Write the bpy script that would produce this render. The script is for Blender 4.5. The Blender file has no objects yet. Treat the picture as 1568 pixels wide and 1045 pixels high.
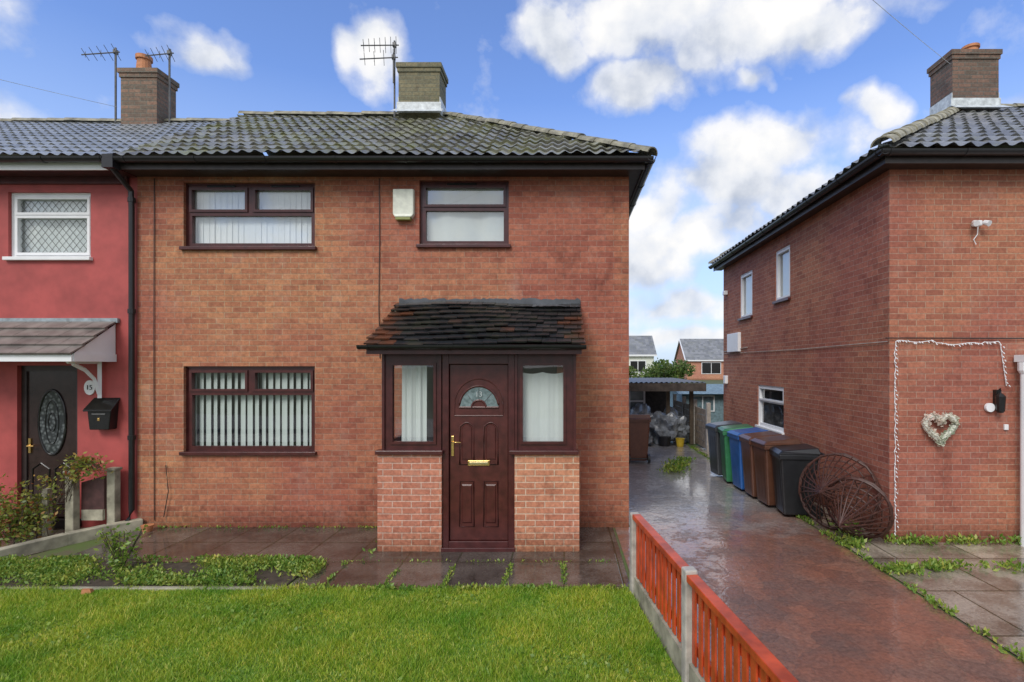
import bpy, math, random
import numpy as np
from mathutils import Vector, Matrix
random.seed(7); RNG=np.random.default_rng(7)
scene=bpy.context.scene
# ------------------------------------------------------------------ helpers
def link(o): scene.collection.objects.link(o); return o
def grp(name,loc=(0,0,0)):
    e=bpy.data.objects.new(name,None); e.location=loc; e.empty_display_size=.3; return link(e)
def attach(o,parent):
    if parent is not None:
        o.parent=parent; o.matrix_parent_inverse=Matrix.Translation(-Vector(parent.location))
def mk(name,verts,faces,mat=None,parent=None,smooth=False,bevel=0,uv=None):
    me=bpy.data.meshes.new(name); me.from_pydata([tuple(v) for v in verts],[],[tuple(f) for f in faces]); me.update()
    ul=me.uv_layers.new(name="UVMap")
    if uv is None:
        for p in me.polygons:
            n=p.normal; ax=max(range(3),key=lambda i:abs(n[i]))
            for li in p.loop_indices:
                c=me.vertices[me.loops[li].vertex_index].co
                ul.data[li].uv=(c.y,c.z) if ax==0 else ((c.x,c.z) if ax==1 else (c.x,c.y))
    else:
        for p in me.polygons:
            for li in p.loop_indices: ul.data[li].uv=uv[me.loops[li].vertex_index]
    if smooth: me.polygons.foreach_set("use_smooth",[True]*len(me.polygons))
    if mat: me.materials.append(mat)
    o=link(bpy.data.objects.new(name,me)); attach(o,parent)
    if bevel:
        b=o.modifiers.new("bev","BEVEL"); b.width=bevel; b.segments=2; b.limit_method='ANGLE'
    return o
BF=[(0,1,2,3),(4,7,6,5),(0,4,5,1),(1,5,6,2),(2,6,7,3),(3,7,4,0)]
class MB:
    def __init__(s): s.v=[]; s.f=[]
    def add(s,v,f):
        n=len(s.v); s.v+= [tuple(a) for a in v]; s.f+=[tuple(i+n for i in a) for a in f]
    def box(s,x0,x1,y0,y1,z0,z1):
        s.add([(x0,y0,z0),(x0,y1,z0),(x1,y1,z0),(x1,y0,z0),(x0,y0,z1),(x0,y1,z1),(x1,y1,z1),(x1,y0,z1)],BF); return s
    def gbox(s,F,u0,u1,d0,d1,z0,z1):
        s.add([F(u0,d0,z0),F(u0,d1,z0),F(u1,d1,z0),F(u1,d0,z0),F(u0,d0,z1),F(u0,d1,z1),F(u1,d1,z1),F(u1,d0,z1)],BF); return s
    def tube(s,pts,r,n=8,closed=False):
        pts=[Vector(p) for p in pts]; rings=[]
        N=len(pts)
        for i,p in enumerate(pts):
            if closed: t=pts[(i+1)%N]-pts[i-1]
            else: t=pts[min(i+1,N-1)]-pts[max(i-1,0)]
            t.normalize(); a=t.cross(Vector((0,0,1)))
            if a.length<.05: a=t.cross(Vector((0,1,0)))
            a.normalize(); b=t.cross(a)
            rr=r[i] if isinstance(r,(list,tuple)) else r
            rings.append([p+(a*math.cos(2*math.pi*k/n)+b*math.sin(2*math.pi*k/n))*rr for k in range(n)])
        v=[q for g in rings for q in g]; f=[]
        for i in range(N if closed else N-1):
            j=(i+1)%N
            for k in range(n): f.append((i*n+k,i*n+(k+1)%n,j*n+(k+1)%n,j*n+k))
        if not closed: f.append(tuple(range(n))); f.append(tuple((N-1)*n+k for k in range(n)))
        s.add(v,f); return s
    def plate(s,F,u0,u1,z0,z1,d,holes,thick):
        us=sorted({u0,u1,*[h[0] for h in holes],*[h[1] for h in holes]}); zs=sorted({z0,z1,*[h[2] for h in holes],*[h[3] for h in holes]})
        us=[u for u in us if u0<=u<=u1]; zs=[z for z in zs if z0<=z<=z1]
        for a,b in zip(us,us[1:]):
            for c,e in zip(zs,zs[1:]):
                mu,mz=(a+b)/2,(c+e)/2
                if any(h[0]<mu<h[1] and h[2]<mz<h[3] for h in holes): continue
                s.add([F(a,d,c),F(b,d,c),F(b,d,e),F(a,d,e)],[(0,1,2,3)])
        for h in holes:
            a,b,c,e=h[:4]
            for q in [((a,c),(a,e)),((b,c),(b,e)),((a,c),(b,c)),((a,e),(b,e))]:
                s.add([F(q[0][0],d,q[0][1]),F(q[1][0],d,q[1][1]),F(q[1][0],d+thick,q[1][1]),F(q[0][0],d+thick,q[0][1])],[(0,1,2,3)])
        return s
    def out(s,name,mat,parent=None,**k): return mk(name,s.v,s.f,mat,parent,**k)
def box(name,x0,x1,y0,y1,z0,z1,mat,parent=None,bevel=0): return MB().box(x0,x1,y0,y1,z0,z1).out(name,mat,parent,bevel=bevel)
def fastmesh(name,V,Fc,mat,parent=None,col=None):
    me=bpy.data.meshes.new(name); n=len(V); m,k=Fc.shape
    me.vertices.add(n); me.vertices.foreach_set("co",V.astype(np.float32).ravel())
    me.loops.add(m*k); me.loops.foreach_set("vertex_index",Fc.astype(np.int32).ravel())
    me.polygons.add(m); me.polygons.foreach_set("loop_start",np.arange(0,m*k,k,dtype=np.int32)); me.polygons.foreach_set("loop_total",np.full(m,k,dtype=np.int32))
    me.update(calc_edges=True)
    if col is not None:
        a=me.attributes.new("tint",'FLOAT','POINT'); a.data.foreach_set("value",col.astype(np.float32))
    me.materials.append(mat); o=link(bpy.data.objects.new(name,me)); attach(o,parent); return o
def leaves(name,C,size,mat,parent=None,up=.6,asp=.45):
    C=np.asarray(C,float); n=len(C)
    d=RNG.normal(size=(n,3)); d[:,2]=np.abs(d[:,2])*.6+up; d/=np.linalg.norm(d,axis=1)[:,None]
    w=np.cross(d,RNG.normal(size=(n,3))); w/=np.linalg.norm(w,axis=1)[:,None]
    L=(size*RNG.uniform(.55,1.3,n))[:,None]
    V=np.stack([C,C+d*L*.5+w*L*asp*.5,C+d*L,C+d*L*.5-w*L*asp*.5],1).reshape(-1,3)
    Fc=np.arange(4*n).reshape(n,4); t=np.repeat(RNG.uniform(0,1,n),4)
    return fastmesh(name,V,Fc,mat,parent,t)
# ------------------------------------------------------------------ materials
def nmat(name):
    m=bpy.data.materials.new(name); m.use_nodes=True; nt=m.node_tree; b=nt.nodes["Principled BSDF"]; return m,nt,b
def noise(nt,co,scale,detail=3,rough=.55):
    n=nt.nodes.new("ShaderNodeTexNoise"); n.inputs["Scale"].default_value=scale; n.inputs["Detail"].default_value=detail; n.inputs["Roughness"].default_value=rough
    if co is not None: nt.links.new(co,n.inputs["Vector"])
    return n
def ramp(nt,fac,stops):
    cc=lambda c:(c,c,c,1) if isinstance(c,(int,float)) else (*c,1)
    r=nt.nodes.new("ShaderNodeValToRGB"); e=r.color_ramp.elements
    e[0].position=stops[0][0]; e[0].color=cc(stops[0][1]); e[1].position=stops[-1][0]; e[1].color=cc(stops[-1][1])
    for p,c in stops[1:-1]:
        x=e.new(p); x.color=cc(c)
    nt.links.new(fac,r.inputs[0]); return r
def mix(nt,fac,a,b,mode='MIX'):
    m=nt.nodes.new("ShaderNodeMix"); m.data_type='RGBA'; m.blend_type=mode
    for s,v in ((0,fac),(6,a),(7,b)):
        if hasattr(v,'is_output'): nt.links.new(v,m.inputs[s])
        elif isinstance(v,(int,float)): m.inputs[s].default_value=v if s==0 else (v,v,v,1)
        else: m.inputs[s].default_value=(*v,1)
    return m.outputs[2]
def bump(nt,h,b,strength=.4,dist=.01,inp="Normal"):
    n=nt.nodes.new("ShaderNodeBump"); n.inputs["Strength"].default_value=strength; n.inputs["Distance"].default_value=dist
    nt.links.new(h,n.inputs["Height"]); nt.links.new(n.outputs[0],b.inputs[inp]); return n
def pos(nt): return nt.nodes.new("ShaderNodeNewGeometry").outputs["Position"]
def uvn(nt): return nt.nodes.new("ShaderNodeTexCoord").outputs["UV"]
def math_(nt,op,a,b=None):
    m=nt.nodes.new("ShaderNodeMath"); m.operation=op
    for i,v in ((0,a),(1,b)):
        if v is None: continue
        if isinstance(v,(int,float)): m.inputs[i].default_value=v
        else: nt.links.new(v,m.inputs[i])
    return m.outputs[0]
def simple(name,col,rough=.5,var=.15,scale=12,metal=0,bs=.15,spec=.5):
    m,nt,b=nmat(name); n=noise(nt,pos(nt),scale,3)
    c=mix(nt,ramp(nt,n.outputs[0],[(.3,0.),(.7,1.)]).outputs[0],tuple(x*(1-var) for x in col),tuple(min(1,x*(1+var)) for x in col))
    nt.links.new(c,b.inputs["Base Color"]); b.inputs["Roughness"].default_value=rough; b.inputs["Metallic"].default_value=metal
    b.inputs["Specular IOR Level"].default_value=spec
    if bs>.1: bump(nt,n.outputs[0],b,bs,.004)
    return m
def brick(name,c1,c2,mortar,patch,msize=.0055,bw=.225,rh=.075,rough=.75,white=.28):
    m,nt,b=nmat(name); uv=uvn(nt)
    wob=noise(nt,uv,3,1); wv=nt.nodes.new("ShaderNodeVectorMath"); wv.operation='MULTIPLY_ADD'; nt.links.new(wob.outputs["Color"],wv.inputs[0]); wv.inputs[1].default_value=(.012,.010,0); nt.links.new(uv,wv.inputs[2])
    t=nt.nodes.new("ShaderNodeTexBrick"); nt.links.new(wv.outputs[0],t.inputs["Vector"])
    t.inputs["Scale"].default_value=1; t.inputs["Brick Width"].default_value=bw; t.inputs["Row Height"].default_value=rh; t.inputs["Mortar Size"].default_value=msize; t.inputs["Mortar Smooth"].default_value=.3
    t.inputs["Color1"].default_value=(*c1,1); t.inputs["Color2"].default_value=(*c2,1); t.inputs["Mortar"].default_value=(*mortar,1)
    p=pos(nt)
    big=noise(nt,p,.45,2,.6); r1=ramp(nt,big.outputs[0],[(.38,(1.05,1.08,.92)),(.60,patch)])
    c=mix(nt,.95,t.outputs["Color"],r1.outputs[0],'MULTIPLY')
    fine=noise(nt,p,24,3,.7); r2=ramp(nt,fine.outputs[0],[(.3,(.74,.71,.71)),(.7,(1.22,1.2,1.18))]); c=mix(nt,1,c,r2.outputs[0],'MULTIPLY')
    st=nt.nodes.new("ShaderNodeVectorMath"); st.operation='MULTIPLY'; nt.links.new(p,st.inputs[0]); st.inputs[1].default_value=(1,1,.6)
    ef=noise(nt,st.outputs[0],2.6,4,.72); r3=ramp(nt,ef.outputs[0],[(.56,0.),(.78,white)]); c=mix(nt,r3.outputs[0],c,(.52,.36,.29))
    r4=ramp(nt,ef.outputs[0],[(.26,(.66,.60,.60)),(.46,(1,1,1))]); c=mix(nt,1,c,r4.outputs[0],'MULTIPLY')
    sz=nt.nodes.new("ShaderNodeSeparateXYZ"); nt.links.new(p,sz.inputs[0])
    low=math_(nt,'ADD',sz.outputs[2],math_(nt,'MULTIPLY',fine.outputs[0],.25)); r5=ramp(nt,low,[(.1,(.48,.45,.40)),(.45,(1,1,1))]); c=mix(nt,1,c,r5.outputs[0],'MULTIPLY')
    nt.links.new(c,b.inputs["Base Color"]); b.inputs["Roughness"].default_value=rough; b.inputs["Specular IOR Level"].default_value=.35
    h=math_(nt,'ADD',math_(nt,'MULTIPLY',t.outputs["Fac"],-1.),math_(nt,'MULTIPLY',fine.outputs[0],.6)); bump(nt,h,b,.7,.006)
    return m
def tilemat(name,base,dark,moss,mossamt,rough=.35,tw=.33,th=.3):
    m,nt,b=nmat(name); uv=uvn(nt); p=pos(nt)
    s=nt.nodes.new("ShaderNodeVectorMath"); s.operation='DIVIDE'; nt.links.new(uv,s.inputs[0]); s.inputs[1].default_value=(tw,th,1)
    f=nt.nodes.new("ShaderNodeVectorMath"); f.operation='FLOOR'; nt.links.new(s.outputs[0],f.inputs[0])
    w=nt.nodes.new("ShaderNodeTexWhiteNoise"); w.noise_dimensions='2D'; nt.links.new(f.outputs[0],w.inputs[0])
    c=mix(nt,w.outputs["Value"],base,dark)
    n1=noise(nt,p,9,4,.7); c=mix(nt,ramp(nt,n1.outputs[0],[(.4,0.),(.75,.55)]).outputs[0],c,tuple(x*.45 for x in dark))
    n2=noise(nt,p,1.7,5,.75); c=mix(nt,ramp(nt,n2.outputs[0],[(.54-.1*mossamt,0.),(.70,mossamt)]).outputs[0],c,moss)
    n3=noise(nt,p,34,2,.6); c=mix(nt,ramp(nt,n3.outputs[0],[(.60,0.),(.72,.6*mossamt+.15)]).outputs[0],c,tuple(min(1,x*1.8) for x in moss))
    nt.links.new(c,b.inputs["Base Color"]); nt.links.new(ramp(nt,n1.outputs[0],[(.3,rough*.8),(.7,rough*1.6)]).outputs[0],b.inputs["Roughness"])
    b.inputs["Specular IOR Level"].default_value=.75
    bump(nt,n3.outputs[0],b,.5,.008); return m
def slabs(name,c1,c2,joint,bw,rh,r0,r1,off=.5,ms=.012,stain=(.55,.5,.45),spec=.8):
    m,nt,b=nmat(name); uv=uvn(nt); p=pos(nt)
    t=nt.nodes.new("ShaderNodeTexBrick"); nt.links.new(uv,t.inputs["Vector"]); t.offset=off
    t.inputs["Scale"].default_value=1; t.inputs["Brick Width"].default_value=bw; t.inputs["Row Height"].default_value=rh; t.inputs["Mortar Size"].default_value=ms; t.inputs["Mortar Smooth"].default_value=.4
    t.inputs["Color1"].default_value=(*c1,1); t.inputs["Color2"].default_value=(*c2,1); t.inputs["Mortar"].default_value=(*joint,1)
    n=noise(nt,p,2.0,5,.7); c=mix(nt,1,t.outputs["Color"],ramp(nt,n.outputs[0],[(.38,stain),(.62,(1.3,1.25,1.2))]).outputs[0],'MULTIPLY')
    f=noise(nt,p,36,3,.7); c=mix(nt,1,c,ramp(nt,f.outputs[0],[(.3,(.65,.65,.65)),(.7,(1.3,1.3,1.3))]).outputs[0],'MULTIPLY')
    nt.links.new(c,b.inputs["Base Color"]); nt.links.new(ramp(nt,n.outputs[0],[(.42,r0),(.56,r1)]).outputs[0],b.inputs["Roughness"])
    b.inputs["Specular IOR Level"].default_value=spec
    h=math_(nt,'ADD',math_(nt,'MULTIPLY',t.outputs["Fac"],-1.),math_(nt,'MULTIPLY',f.outputs[0],.25)); bump(nt,h,b,.3,.008); return m
def leafmat(name,a,bcol,c=None):
    m,nt,b=nmat(name); at=nt.nodes.new("ShaderNodeAttribute"); at.attribute_name="tint"
    st=[(0.,a),(1.,bcol)] if c is None else [(0.,a),(.7,bcol),(1.,c)]
    r=ramp(nt,at.outputs["Fac"],st); n=noise(nt,pos(nt),1.6,4,.65)
    col=mix(nt,1,r.outputs[0],ramp(nt,n.outputs[0],[(.32,(.62,.82,.6)),(.66,(1.5,1.14,1.1))]).outputs[0],'MULTIPLY')
    nt.links.new(col,b.inputs["Base Color"]); b.inputs["Roughness"].default_value=.45
    tr=nt.nodes.new("ShaderNodeBsdfTranslucent"); nt.links.new(col,tr.inputs[0]); ms=nt.nodes.new("ShaderNodeMixShader"); ms.inputs[0].default_value=.35
    nt.links.new(b.outputs[0],ms.inputs[1]); nt.links.new(tr.outputs[0],ms.inputs[2]); nt.links.new(ms.outputs[0],nt.nodes["Material Output"].inputs[0]); return m
def glassmat(name,base=.12,tint=(.97,.99,.99)):
    m,nt,b=nmat(name); nt.nodes.remove(b)
    lw=nt.nodes.new("ShaderNodeLayerWeight"); lw.inputs[0].default_value=.5
    fac=math_(nt,'ADD',math_(nt,'MULTIPLY',math_(nt,'POWER',lw.outputs["Facing"],4.),.85),base+.06)
    g=nt.nodes.new("ShaderNodeBsdfGlossy"); g.inputs["Roughness"].default_value=.015; g.inputs["Color"].default_value=(.95,.97,1,1)
    n=noise(nt,pos(nt),1.5,1); bp=nt.nodes.new("ShaderNodeBump"); bp.inputs["Strength"].default_value=.05; bp.inputs["Distance"].default_value=.02; nt.links.new(n.outputs[0],bp.inputs["Height"]); nt.links.new(bp.outputs[0],g.inputs["Normal"])
    t=nt.nodes.new("ShaderNodeBsdfTransparent"); t.inputs[0].default_value=(*tint,1)
    ms=nt.nodes.new("ShaderNodeMixShader"); nt.links.new(fac,ms.inputs[0])
    nt.links.new(t.outputs[0],ms.inputs[1]); nt.links.new(g.outputs[0],ms.inputs[2]); nt.links.new(ms.outputs[0],nt.nodes["Material Output"].inputs[0]); return m

M={}
M['brick']=brick("brick_orange",(.455,.20,.115),(.33,.125,.078),(.40,.265,.19),(.84,.66,.70))
M['brick_r']=brick("brick_red",(.43,.175,.115),(.31,.115,.08),(.41,.27,.21),(.88,.78,.79))
M['brick_p']=brick("brick_porch",(.55,.25,.165),(.44,.175,.112),(.60,.45,.37),(.97,.88,.86),msize=.007)
M['brick_ch']=brick("brick_chimney",(.25,.15,.12),(.14,.105,.09),(.15,.14,.13),(.8,.8,.75),msize=.009,white=.2)
M['brick_ch2']=brick("brick_chimney_moss",(.22,.19,.13),(.14,.13,.095),(.16,.16,.13),(.85,.9,.7),msize=.009,white=.2)
M['render']=simple("red_masonry_paint",(.38,.068,.062),.6,.18,4,bs=.3)
M['tile']=tilemat("roof_tile_mossy",(.36,.355,.315),(.19,.185,.17),(.26,.27,.09),.8,.28)
M['tile_n']=tilemat("roof_tile_grey",(.40,.42,.43),(.27,.285,.295),(.20,.20,.15),.2,.18,tw=.3)
M['tile_r']=tilemat("roof_tile_slate",(.32,.325,.33),(.18,.185,.19),(.22,.22,.11),.4,.26,tw=.4,th=.32)
M['ridge']=simple("ridge_tile",(.25,.235,.17),.6,.5,7,bs=.6)
M['gutter']=simple("black_pvc",(.014,.014,.016),.3,.2,20,bs=0)
M['fascia']=simple("fascia_brown_black",(.03,.022,.02),.4,.3,10,bs=0)
M['upvc']=simple("rosewood_upvc",(.066,.016,.015),.28,.3,9,bs=0)
M['upvc_d']=simple("rosewood_door",(.076,.019,.016),.3,.3,9,bs=0)
M['white']=simple("white_upvc",(.80,.81,.82),.35,.04,6,bs=0)
M['cream']=simple("cream_plastic",(.70,.72,.62),.45,.12,14,bs=0)
M['room']=simple("room_interior",(.07,.065,.06),.9,.2,2,bs=0)
M['room_l']=simple("room_interior_light",(.55,.56,.55),.9,.05,2,bs=0)
def fabric(name,col,tr=.3):
    m,nt,b=nmat(name); n=noise(nt,pos(nt),10,2); c=mix(nt,n.outputs[0],tuple(x*.93 for x in col),col); nt.links.new(c,b.inputs["Base Color"]); b.inputs["Roughness"].default_value=.85
    t=nt.nodes.new("ShaderNodeBsdfTranslucent"); nt.links.new(c,t.inputs[0]); ms=nt.nodes.new("ShaderNodeMixShader"); ms.inputs[0].default_value=tr
    nt.links.new(b.outputs[0],ms.inputs[1]); nt.links.new(t.outputs[0],ms.inputs[2]); nt.links.new(ms.outputs[0],nt.nodes["Material Output"].inputs[0]); return m
M['blind']=fabric("blind_fabric",(.88,.91,.90),.12); M['blind2']=fabric("blind_fabric_grey",(.60,.66,.62),.12); M['net']=fabric("net_curtain",(.74,.79,.76),.15)
M['glass']=glassmat("window_glass",.12)
M['glass_l']=glassmat("window_glass_low",.03)
M['gold']=simple("brass",(.75,.5,.18),.25,.1,10,metal=1,bs=0)
M['black']=simple("black_gloss",(.012,.012,.012),.2,.2,10,bs=0)
M['conc']=simple("concrete",(.42,.39,.34),.75,.3,9,bs=.6)
M['concm']=simple("concrete_mossy",(.33,.31,.23),.8,.45,6,bs=.7)
M['fence']=simple("red_fence_paint",(.50,.068,.02),.38,.32,7,bs=.35)
M['lead']=simple("lead_flashing",(.55,.59,.60),.4,.3,12)
M['steel']=simple("antenna_metal",(.12,.12,.12),.5,.3,20,bs=0)
M['pot']=simple("terracotta",(.48,.20,.09),.7,.25,12)
M['wire']=simple("brown_wicker",(.060,.022,.015),.5,.4,25,bs=0)
M['flower']=leafmat("white_petals",(.75,.76,.74),(.5,.55,.5))
M['grassb']=leafmat("grass_blades",(.15,.33,.025),(.38,.56,.05),(.60,.62,.15))
M['weed']=leafmat("weed_leaves",(.10,.22,.03),(.25,.40,.07),(.40,.46,.10))
M['shrub']=leafmat("shrub_leaves",(.09,.16,.03),(.30,.36,.07),(.32,.09,.05))
M['treel']=leafmat("tree_leaves",(.07,.14,.035),(.18,.27,.07))
M['bark']=simple("bark",(.08,.06,.04),.9,.3,15,bs=.6)
M['paving']=slabs("wet_paving",(.125,.11,.096),(.072,.063,.055),(.035,.04,.022),.6,.65,.04,.22,off=0.,spec=1.)
M['flags']=slabs("concrete_flags",(.37,.325,.26),(.26,.23,.19),(.07,.065,.04),.95,.85,.05,.32,spec=1.)
# ------------------------------------------------------------------ ground
def groundmat():
    m,nt,b=nmat("ground_soil_grass"); p=pos(nt); n=noise(nt,p,1.3,5,.7)
    c=mix(nt,ramp(nt,n.outputs[0],[(.4,0.),(.6,1.)]).outputs[0],(.09,.14,.03),(.12,.10,.06)); nt.links.new(c,b.inputs["Base Color"]); b.inputs["Roughness"].default_value=.9
    return m
def lawnmat():
    m,nt,b=nmat("lawn_base"); p=pos(nt); n=noise(nt,p,6,5,.7)
    c=mix(nt,n.outputs[0],(.07,.15,.02),(.18,.28,.04)); nt.links.new(c,b.inputs["Base Color"]); b.inputs["Roughness"].default_value=.9
    return m
def drivemat():
    m,nt,b=nmat("wet_imprinted_drive"); p=pos(nt)
    wn=noise(nt,p,4,2); ad=nt.nodes.new("ShaderNodeVectorMath"); ad.operation='MULTIPLY_ADD'; nt.links.new(wn.outputs["Color"],ad.inputs[0]); ad.inputs[1].default_value=(.25,.25,0); nt.links.new(p,ad.inputs[2])
    v=nt.nodes.new("ShaderNodeTexVoronoi"); v.feature='DISTANCE_TO_EDGE'; v.inputs["Scale"].default_value=4; nt.links.new(ad.outputs[0],v.inputs["Vector"])
    vc=nt.nodes.new("ShaderNodeTexVoronoi"); vc.inputs["Scale"].default_value=4; nt.links.new(ad.outputs[0],vc.inputs["Vector"])
    n=noise(nt,p,1.5,5,.68); f=noise(nt,p,30,3,.7)
    c=mix(nt,ramp(nt,n.outputs[0],[(.38,0.),(.60,1.)]).outputs[0],(.29,.125,.078),(.19,.11,.083))
    sx=nt.nodes.new("ShaderNodeSeparateXYZ"); nt.links.new(p,sx.inputs[0])
    yy=math_(nt,'ADD',math_(nt,'MULTIPLY',sx.outputs[1],.1),math_(nt,'MULTIPLY',n.outputs[0],.3))
    far=ramp(nt,yy,[(.82,0.),(.98,1.)]); c=mix(nt,far.outputs[0],c,(.33,.315,.30))
    sep=nt.nodes.new("ShaderNodeSeparateColor"); nt.links.new(vc.outputs["Color"],sep.inputs[0])
    c=mix(nt,1,c,ramp(nt,sep.outputs[0],[(0.,(.84,.84,.86)),(1.,(1.15,1.10,1.06))]).outputs[0],'MULTIPLY')
    c=mix(nt,ramp(nt,v.outputs["Distance"],[(0.,.25),(.04,0.)]).outputs[0],c,(.08,.06,.045))
    c=mix(nt,1,c,ramp(nt,f.outputs[0],[(.3,(.68,.68,.68)),(.7,(1.3,1.3,1.3))]).outputs[0],'MULTIPLY')
    nt.links.new(c,b.inputs["Base Color"]); b.inputs["Specular IOR Level"].default_value=.6; b.inputs["Roughness"].default_value=.42
    ff=noise(nt,p,11,4,.65)
    h=math_(nt,'ADD',math_(nt,'MULTIPLY',ramp(nt,v.outputs["Distance"],[(0.,0.),(.06,1.)]).outputs[0],.25),math_(nt,'MULTIPLY',ff.outputs[0],1.0)); bump(nt,h,b,.4,.012)
    # standing rain water
    b.inputs["Coat IOR"].default_value=1.9; b.inputs["Coat Roughness"].default_value=.03
    wet=math_(nt,'ADD',math_(nt,'MULTIPLY',n.outputs[0],.6),math_(nt,'MULTIPLY',ff.outputs[0],.4))
    lw=math_(nt,'SUBTRACT',wet,math_(nt,'MULTIPLY',far.outputs[0],.05))
    nt.links.new(ramp(nt,lw,[(.45,1.),(.49,.85),(.535,.10)]).outputs[0],b.inputs["Coat Weight"]); bump(nt,h,b,.16,.012,"Coat Normal"); return m
mk("ground",[(-600,-600,-.012),(600,-600,-.012),(600,900,-.012),(-600,900,-.012)],[(0,1,2,3)],groundmat())
def sheet(name,pts,z,mat): return mk(name,[(x,y,z) for x,y in pts],[tuple(range(len(pts)))],mat)
fx=lambda y: .676+.124*(5.1-y)
sheet("lawn",[(-6.9,-.5),(fx(-.5)-.03,-.5),(fx(5.1)-.03,5.1),(-6.5,5.1)],.004,lawnmat())
sheet("driveway",[(fx(-.6)+.02,-.6),(3.4,-.6),(3.4,15),(3.6,22),(.2,22),(.2,13.5),(.9,13.5),(.9,7.12),(.69,7.12),(.70,5.1)],-.004,drivemat())
sheet("garden_path",[(-5.72,5.84),(-2.75,5.84),(-2.75,5.13),(.66,5.13),(.66,7.14),(-5.72,7.14)],0,M['paving'])
sheet("front_paving",[(3.43,-.6),(14,-.6),(14,6.6),(3.43,6.6)],0,M['flags'])
sheet("side_paving",[(3.43,6.604),(4.1,6.604),(4.1,14),(3.43,14)],-.004,M['flags'])
sheet("neighbour_path",[(-12,5.0),(-6.6,5.0),(-5.85,7.15),(-12,7.15)],-.002,M['flags'])
asph=simple("asphalt",(.05,.05,.052),.45,.2,30,bs=.5)
sheet("road",[(-300,-9),(300,-9),(300,-3),(-300,-3)],-.004,asph)
g=MB(); g.box(-300,300,-3,-2.85,-.01,.11); g.out("kerb",M['conc'])
sheet("pavement",[(-300,-2.85),(300,-2.85),(300,-.62),(-300,-.62)],.002,M['flags'])
def blades(name,P,h0,h1,mat,z=.004,w=.0035):
    n=len(P); h=RNG.uniform(h0,h1,n)*(1+.45*np.sin(P[:,0]*5.3+P[:,1]*2)*np.sin(P[:,1]*6.1-P[:,0]*3))
    a=RNG.uniform(0,2*np.pi,n); lean=RNG.normal(0,.55,(n,2))*h[:,None]
    b0=np.c_[P[:,0]-np.cos(a)*w,P[:,1]-np.sin(a)*w,np.full(n,z)]; b1=np.c_[P[:,0]+np.cos(a)*w,P[:,1]+np.sin(a)*w,np.full(n,z)]
    tp=np.c_[P+lean,z+h]; V=np.stack([b0,b1,tp],1).reshape(-1,3)
    return fastmesh(name,V,np.arange(3*n).reshape(n,3),mat,None,np.repeat(RNG.uniform(0,1,n)**1.2,3))
def lawn_pts(n):
    y=RNG.uniform(2.4,5.14,n); x=RNG.uniform(-6.3,1.0,n); keep=(x<.676+.124*(5.1-y)-.04)&(x>-y*1.12-.3)
    return np.c_[x,y][keep]
blades("grass",lawn_pts(330000),.015,.045,M['grassb'])
x=RNG.uniform(-5.8,.8,9000); y=RNG.uniform(3.2,5.1,9000); k=(np.sin(x*2.1+1)*np.sin(y*3.7+x)+RNG.normal(0,.3,9000)>.55)&(x<.66+.124*(5.1-y)-.05)
leaves("clover",np.c_[x,y,RNG.uniform(.005,.02,9000)][k],.035,M['weed'],None,.35,.7)
strip=grp("weed_border",(-4.5,5.5,0))
mk("soil",[(-6.3,5.16,.002),(-2.78,5.16,.002),(-2.78,5.83,.002),(-6.3,5.83,.002)],[(0,1,2,3)],simple("soil",(.06,.045,.03),.9,.4,10,bs=.8),strip)
n=22000; x=RNG.uniform(-6.4,-2.6,n); y=RNG.uniform(5.2,5.92,n); dens=np.sin(x*3.1)+np.sin(x*7.3+y*5)+np.sin(y*9+x*2); k=dens+RNG.normal(0,.8,n)>-.1
leaves("leaves",np.c_[x,y,RNG.uniform(0,.04,n)][k],.042,M['weed'],strip,.5)
g=MB()
for i in range(5): g.box(-6.5+i*.75,-5.77+i*.75,5.10+random.uniform(-.006,.006),5.15,-.02,.02+random.uniform(0,.012))
g.out("edging_kerb",M['concm'],strip,bevel=.008)
def weedline(name,pts,n,size,spread=.03,h=.03,mat='weed'):
    C=[]
    for _ in range(n):
        i=random.randrange(len(pts)-1); t=random.random(); a=Vector(pts[i]); b=Vector(pts[i+1]); p=a.lerp(b,t)
        if math.sin(p.x*9+p.y*7)+math.sin(p.x*23-p.y*15)+random.gauss(0,.5)<-.2: continue
        C.append((p.x+random.gauss(0,spread),p.y+random.gauss(0,spread),random.uniform(0,h)))
    return leaves(name,C,size,M[mat])
for x0 in (-2.40,-1.80,-1.2,-.6,.0): weedline("weed",[(x0,5.15),(x0+random.uniform(-.03,.03),5.80)],150,.035,.012,.012)
weedline("weed",[(-2.75,5.85),(.6,5.85)],260,.03,.015,.01)
weedline("weed",[(-2.7,5.14),(.66,5.12)],1500,.045,.03,.02)
weedline("weed",[(3.42,3.0),(3.42,14)],2600,.05,.03,.02)
weedline("weed",[(3.45,6.1),(3.9,7.3)],900,.07,.06,.06)
weedline("weed",[(4.0,6.42),(6.5,6.42)],1500,.06,.04,.08)
weedline("weed",[(3.5,5.55),(4.2,5.7),(7,5.5)],2200,.06,.06,.04)
weedline("weed",[(2.2,10.7),(2.75,12)],900,.08,.12,.08)
weedline("weed",[(-5.6,7.06),(-2.3,7.06)],400,.035,.02,.02)
weedline("weed",[(-2.28,6.1),(-2.24,7)],300,.05,.02,.03)
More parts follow.
